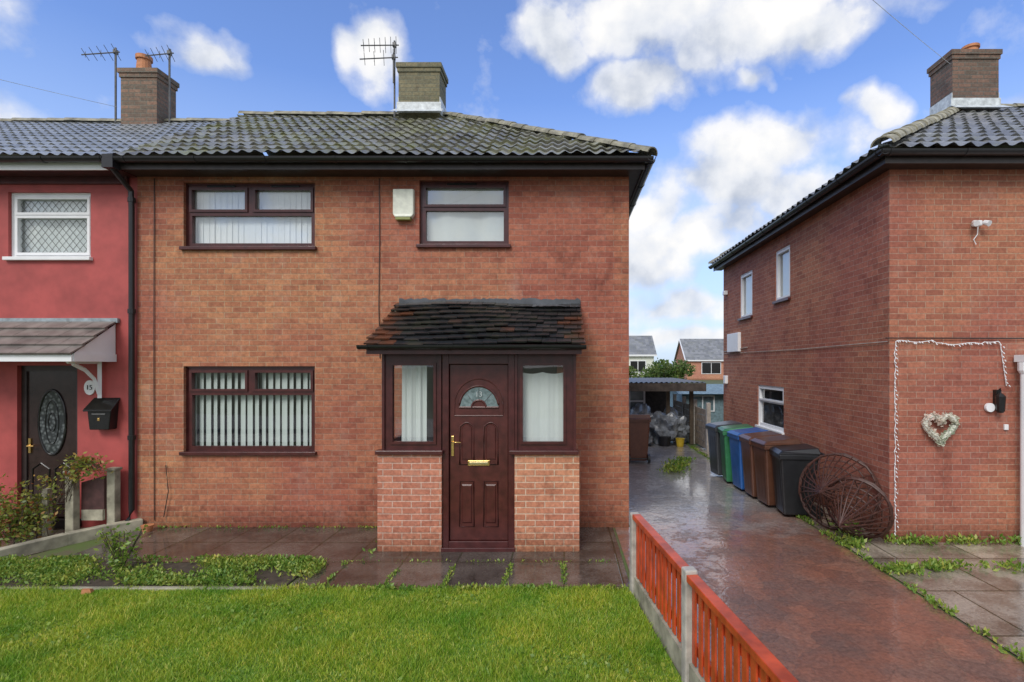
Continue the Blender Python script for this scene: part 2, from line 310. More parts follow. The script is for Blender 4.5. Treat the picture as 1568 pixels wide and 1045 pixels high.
# ------------------------------------------------------------------ building parts
def tiled(name,O,U,V,ua,ub,vlen,mat,parent,period=.15,course=.30,amp=.028,step=.028,jit=.006):
    O=Vector(O);U=Vector(U).normalized();V=Vector(V).normalized();Nn=U.cross(V)
    if Nn.z<0: Nn=-Nn
    umin=min(ua[0],ua[1]); umax=max(ub[0],ub[1]); du=period/6; nu=int((umax-umin)/du)+1; nc=int(math.ceil(vlen/course))
    uv=[]; rnd=random.Random(3); jt={}; vs=[]
    for i in range(nc):
        v0=i*course; v1=min((i+1)*course,vlen); vs.append((v0,1,i)); vs.append((v1,0,i))
    verts=[];faces=[]
    for (v,s,i) in vs:
        t=v/vlen; lo=ua[0]+(ua[1]-ua[0])*t; hi=ub[0]+(ub[1]-ub[0])*t
        for k in range(nu):
            u=umin+k*du; uc=min(max(u,lo),hi)
            ph=(uc/period)%1; pr=amp*(.5+.5*math.cos(2*math.pi*ph))**1.3
            key=(int(uc//(period*2)),i)
            if key not in jt: jt[key]=(rnd.uniform(-jit,jit),rnd.uniform(-jit,jit)*1.5)
            sag=.012*math.sin(uc*1.3+v*.9)
            h=pr+sag+(step+jt[key][0] if s else 0); vv=v-(jt[key][1]+.02 if s else 0)
            p=O+U*uc+V*vv+Nn*h; verts.append(p); uv.append((uc+100,i*course+(.05 if s else course*.9)))
    for r in range(len(vs)-1):
        for k in range(nu-1):
            a=r*nu+k; b=a+1; c=a+nu+1; d=a+nu
            if (verts[a]-verts[b]).length<1e-5 and (verts[c]-verts[d]).length<1e-5: continue
            faces.append((a,b,c,d))
    return mk(name,verts,faces,mat,parent,uv=uv)
def caps(name,A,B,mat,parent,r=.11,seg=.33):
    A=Vector(A);B=Vector(B);L=(B-A).length;n=max(1,int(L/seg)); d=(B-A)/n; t=d.normalized(); side=t.cross(Vector((0,0,1))).normalized(); up=side.cross(t)
    mb=MB()
    for i in range(n):
        p0=A+d*i-t*.02; p1=A+d*(i+1)+t*.02; j=random.uniform(-.012,.012)
        v=[];K=8
        for p,rr in ((p0,r*1.08),(p1,r*.95)):
            for ri in (rr,rr-.02):
                for k in range(K+1):
                    a=math.pi*k/K; v.append(p+side*math.cos(a)*ri+up*(math.sin(a)*ri*.8+j))
        W=K+1; f=[]
        for k in range(K):
            f+=[(k,k+1,2*W+k+1,2*W+k),(k,k+1,W+k+1,W+k),(2*W+k,2*W+k+1,3*W+k+1,3*W+k)]
        mb.add(v,f)
    return mb.out(name,mat,parent)
def gutter(name,A,B,parent,r=.06):
    A=Vector(A);B=Vector(B);t=(B-A).normalized();s=t.cross(Vector((0,0,1))).normalized();v=[];K=8
    def ring(P,Q,ro,ri):
        v=[]
        for p in (P,Q):
            for rr in (ro,ri):
                for k in range(K+1):
                    a=math.pi+math.pi*k/K; v.append(p+s*math.cos(a)*rr+Vector((0,0,1))*math.sin(a)*rr)
        W=K+1;f=[]
        for k in range(K): f+=[(k,k+1,2*W+k+1,2*W+k),(W+k,W+k+1,3*W+k+1,3*W+k),(k,k+1,W+k+1,W+k),(2*W+k,2*W+k+1,3*W+k+1,3*W+k)]
        f+=[(0,W,3*W,2*W),(K,W+K,3*W+K,2*W+K)]
        return v,f
    mb=MB(); mb.add(*ring(A,B,r,r-.008)); L=(B-A).length
    for i in range(int(L/.9)+1):
        p=A+t*min(i*.9+.1,L-.05); mb.add(*ring(p,p+t*.03,r+.007,r+.001))
    return mb.out(name,M['gutter'],parent)
def sheetbox(name,pts,mat,parent): return mk(name,pts,[tuple(range(len(pts)))],mat,parent)
Ff=lambda Y:(lambda u,d,z:(u,Y+d,z))
Fl=lambda X:(lambda u,d,z:(X+d,u,z))
def window(name,parent,F,u0,u1,z0,z1,panes,fmat,blind=None,glass='glass',rec=.06,sill=True,sash=None,room=.9,sillmat=None,rim=.03,rmat='room_l',bmat='blind'):
    mb=MB(); mb.plate(F,u0,u1,z0,z1,rec,panes,.05)
    for i,p in enumerate(panes):
        if sash and sash[i]:
            a,b,c,d=p; r=rim
            mb.gbox(F,a-r,a+.004,rec-.018,rec+.03,c-r,d+r); mb.gbox(F,b-.004,b+r,rec-.018,rec+.03,c-r,d+r)
            mb.gbox(F,a+.004,b-.004,rec-.018,rec+.03,c-r,c+.004); mb.gbox(F,a+.004,b-.004,rec-.018,rec+.03,d-.004,d+r)
    w=.02
    mb.gbox(F,u0,u0+w,rec-.012,rec+.01,z0,z1);mb.gbox(F,u1-w,u1,rec-.012,rec+.01,z0,z1)
    mb.gbox(F,u0+w,u1-w,rec-.012,rec+.01,z1-w,z1)
    mb.out(name+"_frame",fmat,parent)
    gl=MB()
    for a,b,c,d in panes: gl.add([F(a,rec+.035,c),F(b,rec+.035,c),F(b,rec+.035,d),F(a,rec+.035,d)],[(0,1,2,3)])
    gl.out(name+"_glass",M[glass],parent)
    if sill: MB().gbox(F,u0-.03,u1+.03,-.05,rec+.02,z0-.035,z0+.012).out(name+"_sill",sillmat or fmat,parent,bevel=.006)
    rm=MB(); D=rec+.06+room
    rm.add([F(u0,rec+.052,z0),F(u1,rec+.052,z0),F(u1,rec+.052,z1),F(u0,rec+.052,z1),F(u0,D,z0),F(u1,D,z0),F(u1,D,z1),F(u0,D,z1)],[(4,5,6,7),(0,1,5,4),(1,2,6,5),(2,3,7,6),(3,0,4,7)])
    rm.out(name+"_room",M[rmat],parent)
    if blind:
        bm=MB(); kind,ang,pitch=blind
        if kind=='slat':
            u=u0+.04
            while u<u1-.03:
                w=.044; an=ang+random.gauss(0,.08); du=w*math.cos(an); dd=w*math.sin(an); dc=rec+.10
                bm.add([F(u-du,dc-dd,z0+.03+random.uniform(0,.01)),F(u+du,dc+dd,z0+.03),F(u+du,dc+dd,z1-.02),F(u-du,dc-dd,z1-.02)],[(0,1,2,3)])
                u+=pitch
            bm.out(name+"_blinds",M[bmat],parent)
        else:
            K=int((u1-u0)/.012); v=[];f=[]
            za=z0+.02+ang
            for i in range(K+1):
                u=u0+(u1-u0)*i/K; dc=rec+.09+.014*math.sin(u*pitch)+.006*math.sin(u*pitch*2.3+1)
                v+= [F(u,dc,za),F(u,dc*1.0,z1-.02)]
            for i in range(K): f.append((2*i,2*i+2,2*i+3,2*i+1))
            bm.add(v,f); bm.out(name+"_curtain",M['net'],parent,smooth=True)
def chimney(parent,x0,x1,y0,y1,z0,z1,mat,pots=(),flash=True,zf=None):
    box("chimney_stack",x0,x1,y0,y1,z0,z1-.16,mat,parent)
    mb=MB(); mb.box(x0-.02,x1+.02,y0-.02,y1+.02,z1-.16,z1-.085); mb.box(x0-.04,x1+.04,y0-.04,y1+.04,z1-.085,z1-.0); mb.out("chimney_oversail",mat,parent)
    mk("chimney_flaunching",[(x0-.02,y0-.02,z1),(x1+.02,y0-.02,z1),(x1+.02,y1+.02,z1),(x0-.02,y1+.02,z1),(x0+.12,y0+.12,z1+.05),(x1-.12,y0+.12,z1+.05),(x1-.12,y1-.12,z1+.05),(x0+.12,y1-.12,z1+.05)],[(0,1,5,4),(1,2,6,5),(2,3,7,6),(3,0,4,7),(4,5,6,7)],M['concm'],parent)
    for (px,py,h,r) in pots:
        p=MB(); p.tube([(px,py,z1+.02),(px,py,z1+h*.8),(px,py,z1+h*.8),(px,py,z1+h)],[r*1.1,r*.9,r*1.12,r*1.12],16); p.out("chimney_pot",M['pot'],parent)
    if flash:
        m=MB(); m.box(x0-.03,x1+.03,y0-.012,y0+.01,zf-.1,zf+.1)
        m.add([(x0-.1,y0-.22,zf-.17),(x1+.1,y0-.22,zf-.17),(x1+.06,y0,zf-.02),(x0-.06,y0,zf-.02)],[(0,1,2,3)])
        for s,xx in ((-1,x0),(1,x1)):
            m.box(xx-.012 if s<0 else xx, xx if s<0 else xx+.012,y0,y1,zf-.1,zf+.2)
        m.out("lead_flashing",M['lead'],parent)
# ================================================================== MAIN HOUSE
YW=7.1
H=grp("brick_house",(-2.4,7.1,0))
F=Ff(YW)
W1=(-5.174,-3.39,3.80,4.69); W2=(-1.97,-.754,3.83,4.72); W3=(-5.174,-3.39,1.02,2.19)
D0=(-1.9,-.1,.02,2.25)
mb=MB(); mb.plate(F,-5.8,.879,-.05,4.88,0,[W1,W2,W3,D0],.11); mb.out("front_wall",M['brick'],H)
mk("side_wall",[(.879,YW,-.05),(.879,13.2,-.05),(.879,13.2,4.88),(.879,YW,4.88)],[(0,1,2,3)],M['brick'],H)
mk("rear_wall",[(-5.8,13.2,-.05),(.879,13.2,-.05),(.879,13.2,4.88),(-5.8,13.2,4.88)],[(0,1,2,3)],M['brick'],H)
def panes3(w,top,mull=True):
    a,b,c,d=w; t=.075; zt=top; m=(a+b)/2-.01
    if mull: return [(a+t,m-.07,zt+.045,d-t-.01),(m+.06,b-t,zt+.045,d-t-.01),(a+t,b-t,c+t,zt-.035)]
    return [(a+t,b-t,zt+.045,d-t-.01),(a+t,b-t,c+t,zt-.035)]
window("bedroom_window",H,F,*W1,panes3(W1,4.285),M['upvc'],('slat',-.12,.080),sash=[1,1,0])
window("landing_window",H,F,*W2,panes3(W2,4.355,False),M['upvc'],('net',-.0,9),sash=[1,0])
window("living_room_window",H,F,*W3,panes3(W3,1.83),M['upvc'],('slat',-.40,.096),sash=[1,1,0],glass='glass_l',rmat='room',bmat='blind2')
mb=MB(); mb.box(-4.88,-4.5,7.135,7.15,4.635,4.66); mb.box(-4.0,-3.62,7.135,7.15,4.635,4.66); mb.box(-1.6,-1.2,7.135,7.15,4.665,4.69); mb.out("trickle_vents",M['black'],H)
EY,EZ=6.75,4.90; RY,RZ=10.0,6.94
tiled("roof_front",(0,EY,EZ),(1,0,0),(0,RY-EY,RZ-EZ),(-5.86,-6.12),(1.09,-2.16),math.hypot(RY-EY,RZ-EZ),M['tile'],H,period=.165,course=.30,amp=.035,step=.034,jit=.010)
tiled("roof_side",(1.09,0,EZ),(0,1,0),(-3.25,0,RZ-EZ),(6.75,10),(13.25,10),math.hypot(3.25,RZ-EZ),M['tile'],H,period=.165,course=.3,amp=.03,step=.03)
sheetbox("roof_rear",[(-6.12,RY,RZ),(-2.16,RY,RZ),(1.09,13.25,EZ),(-5.86,13.25,EZ)],M['tile'],H)
caps("ridge_tiles",(-6.15,RY,RZ+.02),(-2.16,RY,RZ+.02),M['ridge'],H)
caps("hip_tiles",(1.12,6.72,EZ+.03),(-2.16,RY,RZ+.03),M['ridge'],H,r=.10)
caps("hip_tiles_rear",(1.09,13.25,EZ+.02),(-2.16,RY,RZ+.02),M['ridge'],H,r=.10)
mb=MB(); mb.box(-5.8,1.045,6.78,6.80,4.745,4.90); mb.box(1.025,1.045,6.80,13.2,4.745,4.90); mb.out("fascia",M['fascia'],H)
mb=MB(); mb.box(-5.8,1.023,6.802,7.12,4.765,4.775); mb.box(.87,1.023,7.12,13.2,4.765,4.775); mb.out("soffit",M['fascia'],H)
gutter("gutter",(-5.75,6.71,4.87),(1.14,6.71,4.87),H)
gutter("gutter_side",(1.115,6.66,4.87),(1.115,13.2,4.87),H)
chimney(H,-3.07,-2.31,9.68,10.2,6.4,7.80,M['brick_ch2'],flash=True,zf=6.98)
mb=MB(); mb.tube([(-5.83,6.73,4.84),(-5.83,6.75,4.74),(-5.83,7.03,4.55),(-5.83,7.04,4.3),(-5.83,7.04,.25),(-5.83,6.98,.12)],.034,10)
for z in (4.4,2.9,1.2): mb.tube([(-5.83,7.04,z),(-5.83,7.04,z+.06)],.045,10)
mb.box(-5.9,-5.76,6.66,6.78,4.73,4.90)
mb.out("downpipe",M['gutter'],H)
mb=MB(); mb.tube([(-2.51,7.085,4.74),(-2.505,7.085,3.9),(-2.515,7.085,3.0),(-2.5,7.085,2.3)],.006,6)
mb.tube([(-5.56,7.085,4.74),(-5.565,7.085,2.5),(-5.56,7.085,.1)],.006,6)
mb.tube([(-5.4,7.08,.85),(-5.35,7.06,.5),(-5.42,7.07,.15)],.006,6); mb.out("cable",M['fascia'],H)
mb=MB(); mb.add([(-2.31,7.03,4.24),(-2.03,7.03,4.24),(-2.03,7.03,4.58),(-2.31,7.03,4.58),(-2.31,7.1,4.24),(-2.03,7.1,4.24),(-2.03,7.1,4.58),(-2.31,7.1,4.58),(-2.28,7.02,4.2),(-2.06,7.02,4.2),(-2.06,7.1,4.19),(-2.28,7.1,4.19)],[(0,1,2,3),(0,3,7,4),(1,5,6,2),(3,2,6,7),(0,8,9,1),(8,11,10,9),(0,4,11,8),(1,9,10,5)]); mb.out("alarm_box",M['cream'],H,bevel=.012)
box("alarm_box_strobe",-2.27,-2.07,7.015,7.09,4.16,4.192,simple("strobe",(.25,.27,.08),.3),H,.005)
# ------- porch
P=H
YP=6.175
mb=MB(); mb.box(-2.208,-1.451,YP,YP+.22,-.05,1.15); mb.box(-2.208,-2.0,YP+.22,7.1,-.05,1.15); mb.box(-.587,.178,YP,YP+.22,-.05,1.15); mb.box(-.03,.178,YP+.22,7.1,-.05,1.15); mb.out("porch_dwarf_walls",M['brick_p'],P)
FP=Ff(YP)
def porchwin(nm,u0,u1,g0,g1):
    mb=MB(); mb.plate(FP,u0,u1,1.2,2.34,.05,[(g0,g1,1.29,2.205)],.06)
    r=.028
    mb.gbox(FP,g0-r,g0+.004,.032,.09,1.29-r,2.205+r);mb.gbox(FP,g1-.004,g1+r,.032,.09,1.29-r,2.205+r);mb.gbox(FP,g0+.004,g1-.004,.032,.09,1.29-r,1.294);mb.gbox(FP,g0+.004,g1-.004,.032,.09,2.2,2.205+r)
    mb.gbox(FP,u0,u0+.03,.025,.06,1.2,2.34);mb.gbox(FP,u1-.03,u1,.025,.06,1.2,2.34)
    mb.out(nm+"_frame",M['upvc'],P)
    gl=MB(); gl.add([FP(g0,.085,1.29),FP(g1,.085,1.29),FP(g1,.085,2.205),FP(g0,.085,2.205)],[(0,1,2,3)]); gl.out(nm+"_glass",M['glass_l'],P)
    MB().gbox(FP,u0-.06,u1+.03,-.045,.1,1.152,1.2).out(nm+"_sill",M['upvc'],P,bevel=.008)
porchwin("porch_window_left",-2.165,-1.46,-2.045,-1.552)
porchwin("porch_window_right",-.588,.14,-.497,-.008)
def curtain(nm,u0,u1,z0,z1,d,amp,freq,parent,F=FP,mat='net'):
    K=int((u1-u0)/.006); v=[];f=[]
    for i in range(K+1):
        u=u0+(u1-u0)*i/K; v+=[F(u,d+amp*math.sin(u*freq)+amp*.4*math.sin(u*freq*2.7),z0),F(u,d+amp*.6*math.sin(u*freq),z1-.02*abs(math.sin(u*12)))]
    for i in range(K): f.append((2*i,2*i+2,2*i+3,2*i+1))
    mk(nm,v,f,M[mat],parent,smooth=True)
curtain("porch_curtain_left",-1.96,-1.66,1.25,2.22,.15,.02,62,P)
curtain("porch_curtain_right",-.52,.02,1.25,2.12,.13,.006,38,P)
for X,s in ((-2.165,1),(.14,-1)):
    FS=(lambda u,d,z,X=X,s=s:(X+s*d,u,z)); mb=MB(); mb.plate(FS,YP+.056,7.09,1.16,2.34,0,[(YP+.18,6.99,1.29,2.2)],.05); mb.out("porch_side_frame",M['upvc'],P)
    gl=MB(); gl.add([FS(YP+.18,.03,1.29),FS(6.99,.03,1.29),FS(6.99,.03,2.2),FS(YP+.18,.03,2.2)],[(0,1,2,3)]); gl.out("porch_side_glass",M['glass_l'],P)
mb=MB(); mb.box(-2.16,.135,YP+.12,7.08,2.345,2.36); mb.box(-2.0,-.03,YP+.23,7.08,0.0,.02); mb.out("porch_floor_ceiling",M['room_l'],P)
box("porch_back",-1.9,-.1,7.12,7.16,0,2.25,M['room'],P)
mb=MB(); mb.gbox(FP,-1.448,-1.372,.03,.12,0.02,2.34); mb.gbox(FP,-.666,-.59,.03,.12,0.02,2.34); mb.gbox(FP,-1.372,-.666,.03,.12,2.215,2.34); mb.gbox(FP,-1.372,-.666,.03,.12,.02,.11); mb.gbox(FP,-1.458,-.58,-.01,.1,-.01,.045); mb.out("door_frame",M['upvc'],P,bevel=.006)
DU0,DU1,DZ0,DZ1=-1.366,-.672,.115,2.21
box("door_leaf",DU0,DU1,YP+.065,YP+.11,DZ0,DZ1,M['upvc_d'],P,.004)
def panel(pts,nm="door_moulding"):
    mb=MB(); mb.tube([(a,YP+.064,b) for a,b in pts],.011,6,closed=True); mb.out(nm,M['upvc_d'],P,smooth=True)
    c=[sum(p[0] for p in pts)/len(pts),sum(p[1] for p in pts)/len(pts)]
    ins=[(c[0]+(a-c[0])*.72,c[1]+(b-c[1])*.86) for a,b in pts]
    n=len(pts); v=[(a,YP+.063,b) for a,b in ins]+[(c[0]+(a-c[0])*.6,YP+.052,c[1]+(b-c[1])*.8) for a,b in pts]
    mk("door_panel",v,[tuple(range(n,2*n))]+[(i,(i+1)%n,n+(i+1)%n,n+i) for i in range(n)],M['upvc_d'],P)
cx=(DU0+DU1)/2
def archrect(u0,u1,z0,z1,arch=.05):
    p=[(u0,z0),(u1,z0)]
    for k in range(7):
        t=k/6; p.append((u1+(u0-u1)*t,z1-arch+arch*math.sin(math.pi*t)))
    return p
panel(archrect(DU0+.12,cx-.06,1.02,1.52)); panel(archrect(cx+.06,DU1-.12,1.02,1.52))
panel([(DU0+.12,.28),(cx-.06,.28),(cx-.06,.82),(DU0+.12,.82)]); panel([(cx+.06,.28),(DU1-.12,.28),(DU1-.12,.82),(cx+.06,.82)])
def text(s,loc,size,mat,parent,nm):
    c=bpy.data.curves.new(nm,'FONT'); c.body=s; c.size=size; c.extrude=.002; c.align_x='CENTER'; c.align_y='CENTER'; c.materials.append(mat)
    o=link(bpy.data.objects.new(nm,c)); o.rotation_euler=(math.pi/2,0,0); o.location=loc; attach(o,parent); return o
def frame_arch():
    pts=[(cx+.235*math.cos(math.pi*k/16),1.70+.255*math.sin(math.pi*k/16)) for k in range(17)]
    mb=MB(); mb.tube([(a,YP+.062,b) for a,b in pts],.014,6,closed=True)
    mb.tube([(cx+.085*math.cos(math.pi*k/10),YP+.06,1.70+.085*math.sin(math.pi*k/10)) for k in range(11)],.014,6)
    mb.out("fanlight_moulding",M['upvc_d'],P)
    hub=[(cx+.085*math.cos(math.pi*k/10),YP+.0585,1.70+.085*math.sin(math.pi*k/10)) for k in range(11)]; mk("fanlight_hub",hub,[tuple(range(11))],M['upvc_d'],P)
    n=len(pts); gm,nt,b=nmat("fanlight_glass"); ns=noise(nt,pos(nt),22,3); nt.links.new(ramp(nt,ns.outputs[0],[(.3,(.09,.13,.13)),(.7,(.22,.29,.30))]).outputs[0],b.inputs["Base Color"]); b.inputs["Roughness"].default_value=.15; bump(nt,ns.outputs[0],b,.4,.01)
    mk("fanlight_glass",[(a,YP+.061,b) for a,b in pts],[tuple(range(n))],gm,P)
    mb=MB()
    for a in (45,90,135):
        r=math.radians(a); mb.tube([(cx+.09*math.cos(r),YP+.058,1.70+.09*math.sin(r)),(cx+.22*math.cos(r),YP+.058,1.70+.24*math.sin(r))],.003,5)
    mb.out("fanlight_leading",M['steel'],P)
    mb=MB(); o=[(cx-.29,1.60),(cx+.29,1.60)]+[(cx+.29*math.cos(math.pi*k/16),1.74+.30*math.sin(math.pi*k/16)) for k in range(17)]
    mb.tube([(a,YP+.064,b) for a,b in o],.008,6,closed=True); mb.out("door_moulding",M['upvc_d'],P)
frame_arch()
text("13",(cx,YP+.054,1.855),.09,simple("number_etch",(.42,.46,.46),.5,bs=0),P,"house_number")
mb=MB(); mb.gbox(FP,cx-.13,cx+.13,.048,.066,1.005,1.07); mb.out("letterbox",M['gold'],P,bevel=.006)
MB().gbox(FP,cx-.11,cx+.11,.044,.05,1.022,1.053).out("letterbox_flap",simple("brass_pale",(.8,.66,.4),.3,.1,10,metal=1),P,bevel=.003)
mb=MB(); mb.gbox(FP,DU0+.018,DU0+.052,.052,.066,1.12,1.36); mb.out("door_handle_plate",M['gold'],P,bevel=.004)
mb=MB(); mb.tube([(DU0+.035,YP+.055,1.29),(DU0+.035,YP+.015,1.29),(DU0+.14,YP+.012,1.288)],.009,8); mb.out("door_handle",M['gold'],P,smooth=True)
def plaintiles():
    y0,z0,y1,z1=5.93,2.43,7.1,3.04; L=math.hypot(y1-y0,z1-z0); vy,vz=(y1-y0)/L,(z1-z0)/L; ny,nz=-vz,vy
    V=[];Fc=[];T=[]
    nc=9; c=L/nc; tw=.168
    for i in range(nc):
        lo=-2.27; hi=.215; x=lo-(tw/2 if i%2 else 0)
        while x<hi:
            a=max(x+.003,lo+random.uniform(-.02,.015)); b=min(x+tw-.003,hi+random.uniform(-.01,.025)); x+=tw
            if b-a<.02: continue
            j=random.uniform(-.016,.016); lift=random.uniform(0,.016); sag=-.022*math.sin((a+2.3)*2.6+i*.35)
            v0=i*c-.03+j; v1=(i+1)*c+.02
            pts=[]
            for (v,h) in ((v0,.040+lift),(v1,.012)):
                for hh in (h,h-.018):
                    for u in (a,b):
                        pts.append((u,y0+vy*v+ny*(hh+sag),z0+vz*v+nz*(hh+sag)))
            n=len(V); V+=pts
            Fc+=[(n+0,n+1,n+5,n+4),(n+2,n+3,n+7,n+6),(n+0,n+1,n+3,n+2),(n+4,n+5,n+7,n+6),(n+0,n+2,n+6,n+4),(n+1,n+3,n+7,n+5)]
            if i>=nc-2: t=random.uniform(0,.12)
            elif i<=1: t=random.uniform(0,.2)
            elif i in (3,6): t=random.uniform(.0,.6)
            else: t=random.uniform(0,.3) if random.random()<.9 else random.uniform(.5,.9)
            if (a<lo+.2 or b>hi-.12) and i<nc-2: t=random.uniform(.6,1.1)
            T+=[t]*8
    m,nt,b=nmat("porch_tile"); at=nt.nodes.new("ShaderNodeAttribute"); at.attribute_name="tint"; p=pos(nt)
    ns=noise(nt,p,6,4,.7); f=math_(nt,'ADD',at.outputs["Fac"],math_(nt,'MULTIPLY',math_(nt,'SUBTRACT',ns.outputs[0],.5),.9))
    r=ramp(nt,f,[(0.,(.060,.066,.068)),(.45,(.12,.122,.115)),(.70,(.17,.125,.10)),(1.,(.42,.165,.085))])
    n2=noise(nt,p,3.5,4,.7); c2=mix(nt,ramp(nt,n2.outputs[0],[(.50,0.),(.64,.7)]).outputs[0],r.outputs[0],(.15,.16,.105))
    nt.links.new(c2,b.inputs["Base Color"]); b.inputs["Roughness"].default_value=.3; b.inputs["Specular IOR Level"].default_value=.8; bump(nt,noise(nt,p,40,3).outputs[0],b,.5,.006)
    fastmesh("porch_roof_tiles",np.array(V),np.array(Fc),m,P,np.array(T))
plaintiles()
mb=MB(); mb.add([(-2.24,5.98,2.40),(.19,5.98,2.40),(.19,7.09,2.99),(-2.24,7.09,2.99),(-2.24,5.98,2.36),(.19,5.98,2.36),(.19,7.09,2.36),(-2.24,7.09,2.36)],[(0,1,2,3),(4,5,6,7),(0,1,5,4),(0,4,7,3),(1,2,6,5)]); mb.out("porch_roof_deck",M['upvc'],P)
mb=MB(); mb.box(-2.26,.2,5.965,5.978,2.33,2.44); mb.out("porch_fascia",M['upvc'],P)
gutter("porch_gutter",(-2.33,5.90,2.43),(.25,5.90,2.43),P,.05)
v=[];f=[];K=60
for i in range(K+1):
    x_=-2.24+2.46*i/K; v+=[(x_,7.086,3.10+random.uniform(-.012,.018)),(x_,7.083,3.03),(x_,6.90+random.uniform(-.015,.015),2.98+random.uniform(-.006,.008))]
for i in range(K): f+=[(3*i,3*i+3,3*i+4,3*i+1),(3*i+1,3*i+4,3*i+5,3*i+2)]
mk("porch_flashing",v,f,simple("bitumen_flashing",(.07,.076,.085),.3,.4,6,bs=.6),P)
mk("porch_verge_mortar",[(-2.275,6.0,2.42),(-2.275,7.09,2.98),(-2.275,7.09,3.03),(-2.275,6.0,2.46),(-2.25,6.0,2.42),(-2.25,7.09,2.98)],[(0,1,2,3),(0,1,5,4)],M['conc'],P)
# ================================================================== NEIGHBOUR (left, red render)
NB=grp("terraced_house",(-7.5,7.1,0))
wN=(-7.56,-6.44,3.66,4.56); dN=(-7.44,-6.62,.12,2.2); wN2=(-10.8,-9.0,1.0,2.2); wN3=(-10.8,-9.0,3.66,4.56)
mb=MB(); mb.plate(F,-14,-5.803,-.05,4.86,.004,[wN,dN,wN2,wN3],.12); mb.out("front_wall",M['render'],NB)
mk("rear_wall",[(-14,13.2,0),(-5.8,13.2,0),(-5.8,13.2,4.8),(-14,13.2,4.8)],[(0,1,2,3)],M['render'],NB)
t=.08
def lead_window(nm,w):
    a,b,c,d=w; zt=d-.30
    window(nm,NB,F,*w,[(a+t,b-t,zt+.03,d-t),(a+t,b-t,c+t,zt-.04)],M['white'],('net',0,14),sash=[1,1],sillmat=M['white'],glass='glass')
    mb=MB()
    for (p,q,r,s) in [(a+t,b-t,zt+.03,d-t),(a+t,b-t,c+t,zt-.04)]:
        st=.115
        k=-20
        while k<30:
            for sg in (1,-1):
                pts=[]
                for i in range(41):
                    u=p+(q-p)*i/40; z=r+sg*1.2*(u-p)+k*st
                    if r<=z<=s: pts.append((u,z))
                if len(pts)>1: mb.tube([(pts[0][0],YW+.09,pts[0][1]),(pts[-1][0],YW+.09,pts[-1][1])],.003,4)
            k+=1
    mb.out(nm+"_leading",M['steel'],NB)
lead_window("leaded_window",wN); lead_window("leaded_window_far",wN3); lead_window("leaded_window_lower",wN2)
NZ=6.82
tiled("roof_front",(0,EY,EZ),(1,0,0),(0,RY-EY,NZ-EZ),(-14.1,-14.1),(-5.87,-6.13),math.hypot(RY-EY,NZ-EZ),M['tile_n'],NB,period=.15,course=.30,amp=.032,step=.028,jit=.002)
sheetbox("roof_rear",[(-14.1,RY,NZ),(-6.13,RY,NZ),(-5.87,13.25,EZ),(-14.1,13.25,EZ)],M['tile_n'],NB)
caps("ridge_tiles",(-14.1,RY,NZ+.02),(-6.16,RY,NZ+.02),M['ridge'],NB,r=.1)
mb=MB(); mb.box(-14,-5.803,6.78,6.80,4.74,4.90); mb.out("fascia",M['white'],NB)
mb=MB(); mb.box(-14,-5.803,6.802,7.12,4.755,4.765); mb.out("soffit",M['upvc'],NB)
mb=MB(); mb.box(-14,-5.91,7.06,7.10,4.66,4.754); mb.out("wall_plate",M['upvc'],NB)
gutter("gutter",(-14,6.71,4.87),(-5.9,6.71,4.87),NB)
chimney(NB,-8.25,-7.58,9.72,10.2,6.5,7.72,M['brick_ch'],pots=[(-8.0,9.95,.36,.12)],flash=False)
mb=MB(); mb.gbox(F,-7.44,-7.37,.06,.13,.12,2.2);mb.gbox(F,-6.69,-6.62,.06,.13,.12,2.2);mb.gbox(F,-7.37,-6.69,.06,.13,2.12,2.2);mb.gbox(F,-7.5,-6.56,-.08,.12,.02,.12); mb.out("door_frame",M['fascia'],NB)
box("door_leaf",-7.37,-6.69,YW+.08,YW+.12,.12,2.12,simple("dark_brown_door",(.032,.018,.016),.2,.2,10,bs=0),NB)
oc=(-7.03,1.42)
def ell(rx,rz,y,n=28): return [(oc[0]+rx*math.cos(2*math.pi*k/n),y,oc[1]+rz*math.sin(2*math.pi*k/n)) for k in range(n)]
gm,nt,b=nmat("oval_obscure_glass"); ns=nt.nodes.new("ShaderNodeTexVoronoi"); ns.inputs["Scale"].default_value=22; nt.links.new(pos(nt),ns.inputs["Vector"]); nt.links.new(ramp(nt,ns.outputs["Distance"],[(.1,(.16,.18,.18)),(.6,(.03,.035,.035))]).outputs[0],b.inputs["Base Color"]); b.inputs["Roughness"].default_value=.1
mk("door_oval_glass",ell(.17,.43,YW+.074),[tuple(range(28))],gm,NB)
mb=MB(); mb.tube(ell(.185,.445,YW+.075),.016,6,closed=True); mb.tube(ell(.09,.3,YW+.07),.005,5,closed=True); mb.tube(ell(.05,.13,YW+.07),.005,5,closed=True); mb.out("door_oval_moulding",M['black'],NB,smooth=True)
for u0,u1 in ((-7.3,-7.07),(-6.99,-6.76)):
    mb=MB(); mb.tube([(u0,YW+.077,.3),(u1,YW+.077,.3),(u1,YW+.077,.78),((u0+u1)/2,YW+.077,.86),(u0,YW+.077,.78)],.01,6,closed=True); mb.out("door_moulding",M['black'],NB)
mb=MB(); mb.tube([(-7.33,YW+.07,1.1),(-7.33,YW+.03,1.1),(-7.24,YW+.03,1.1)],.01,8); mb.box(-7.345,-7.315,YW+.06,YW+.08,1.0,1.2); mb.out("door_handle",M['gold'],NB)
C=NB
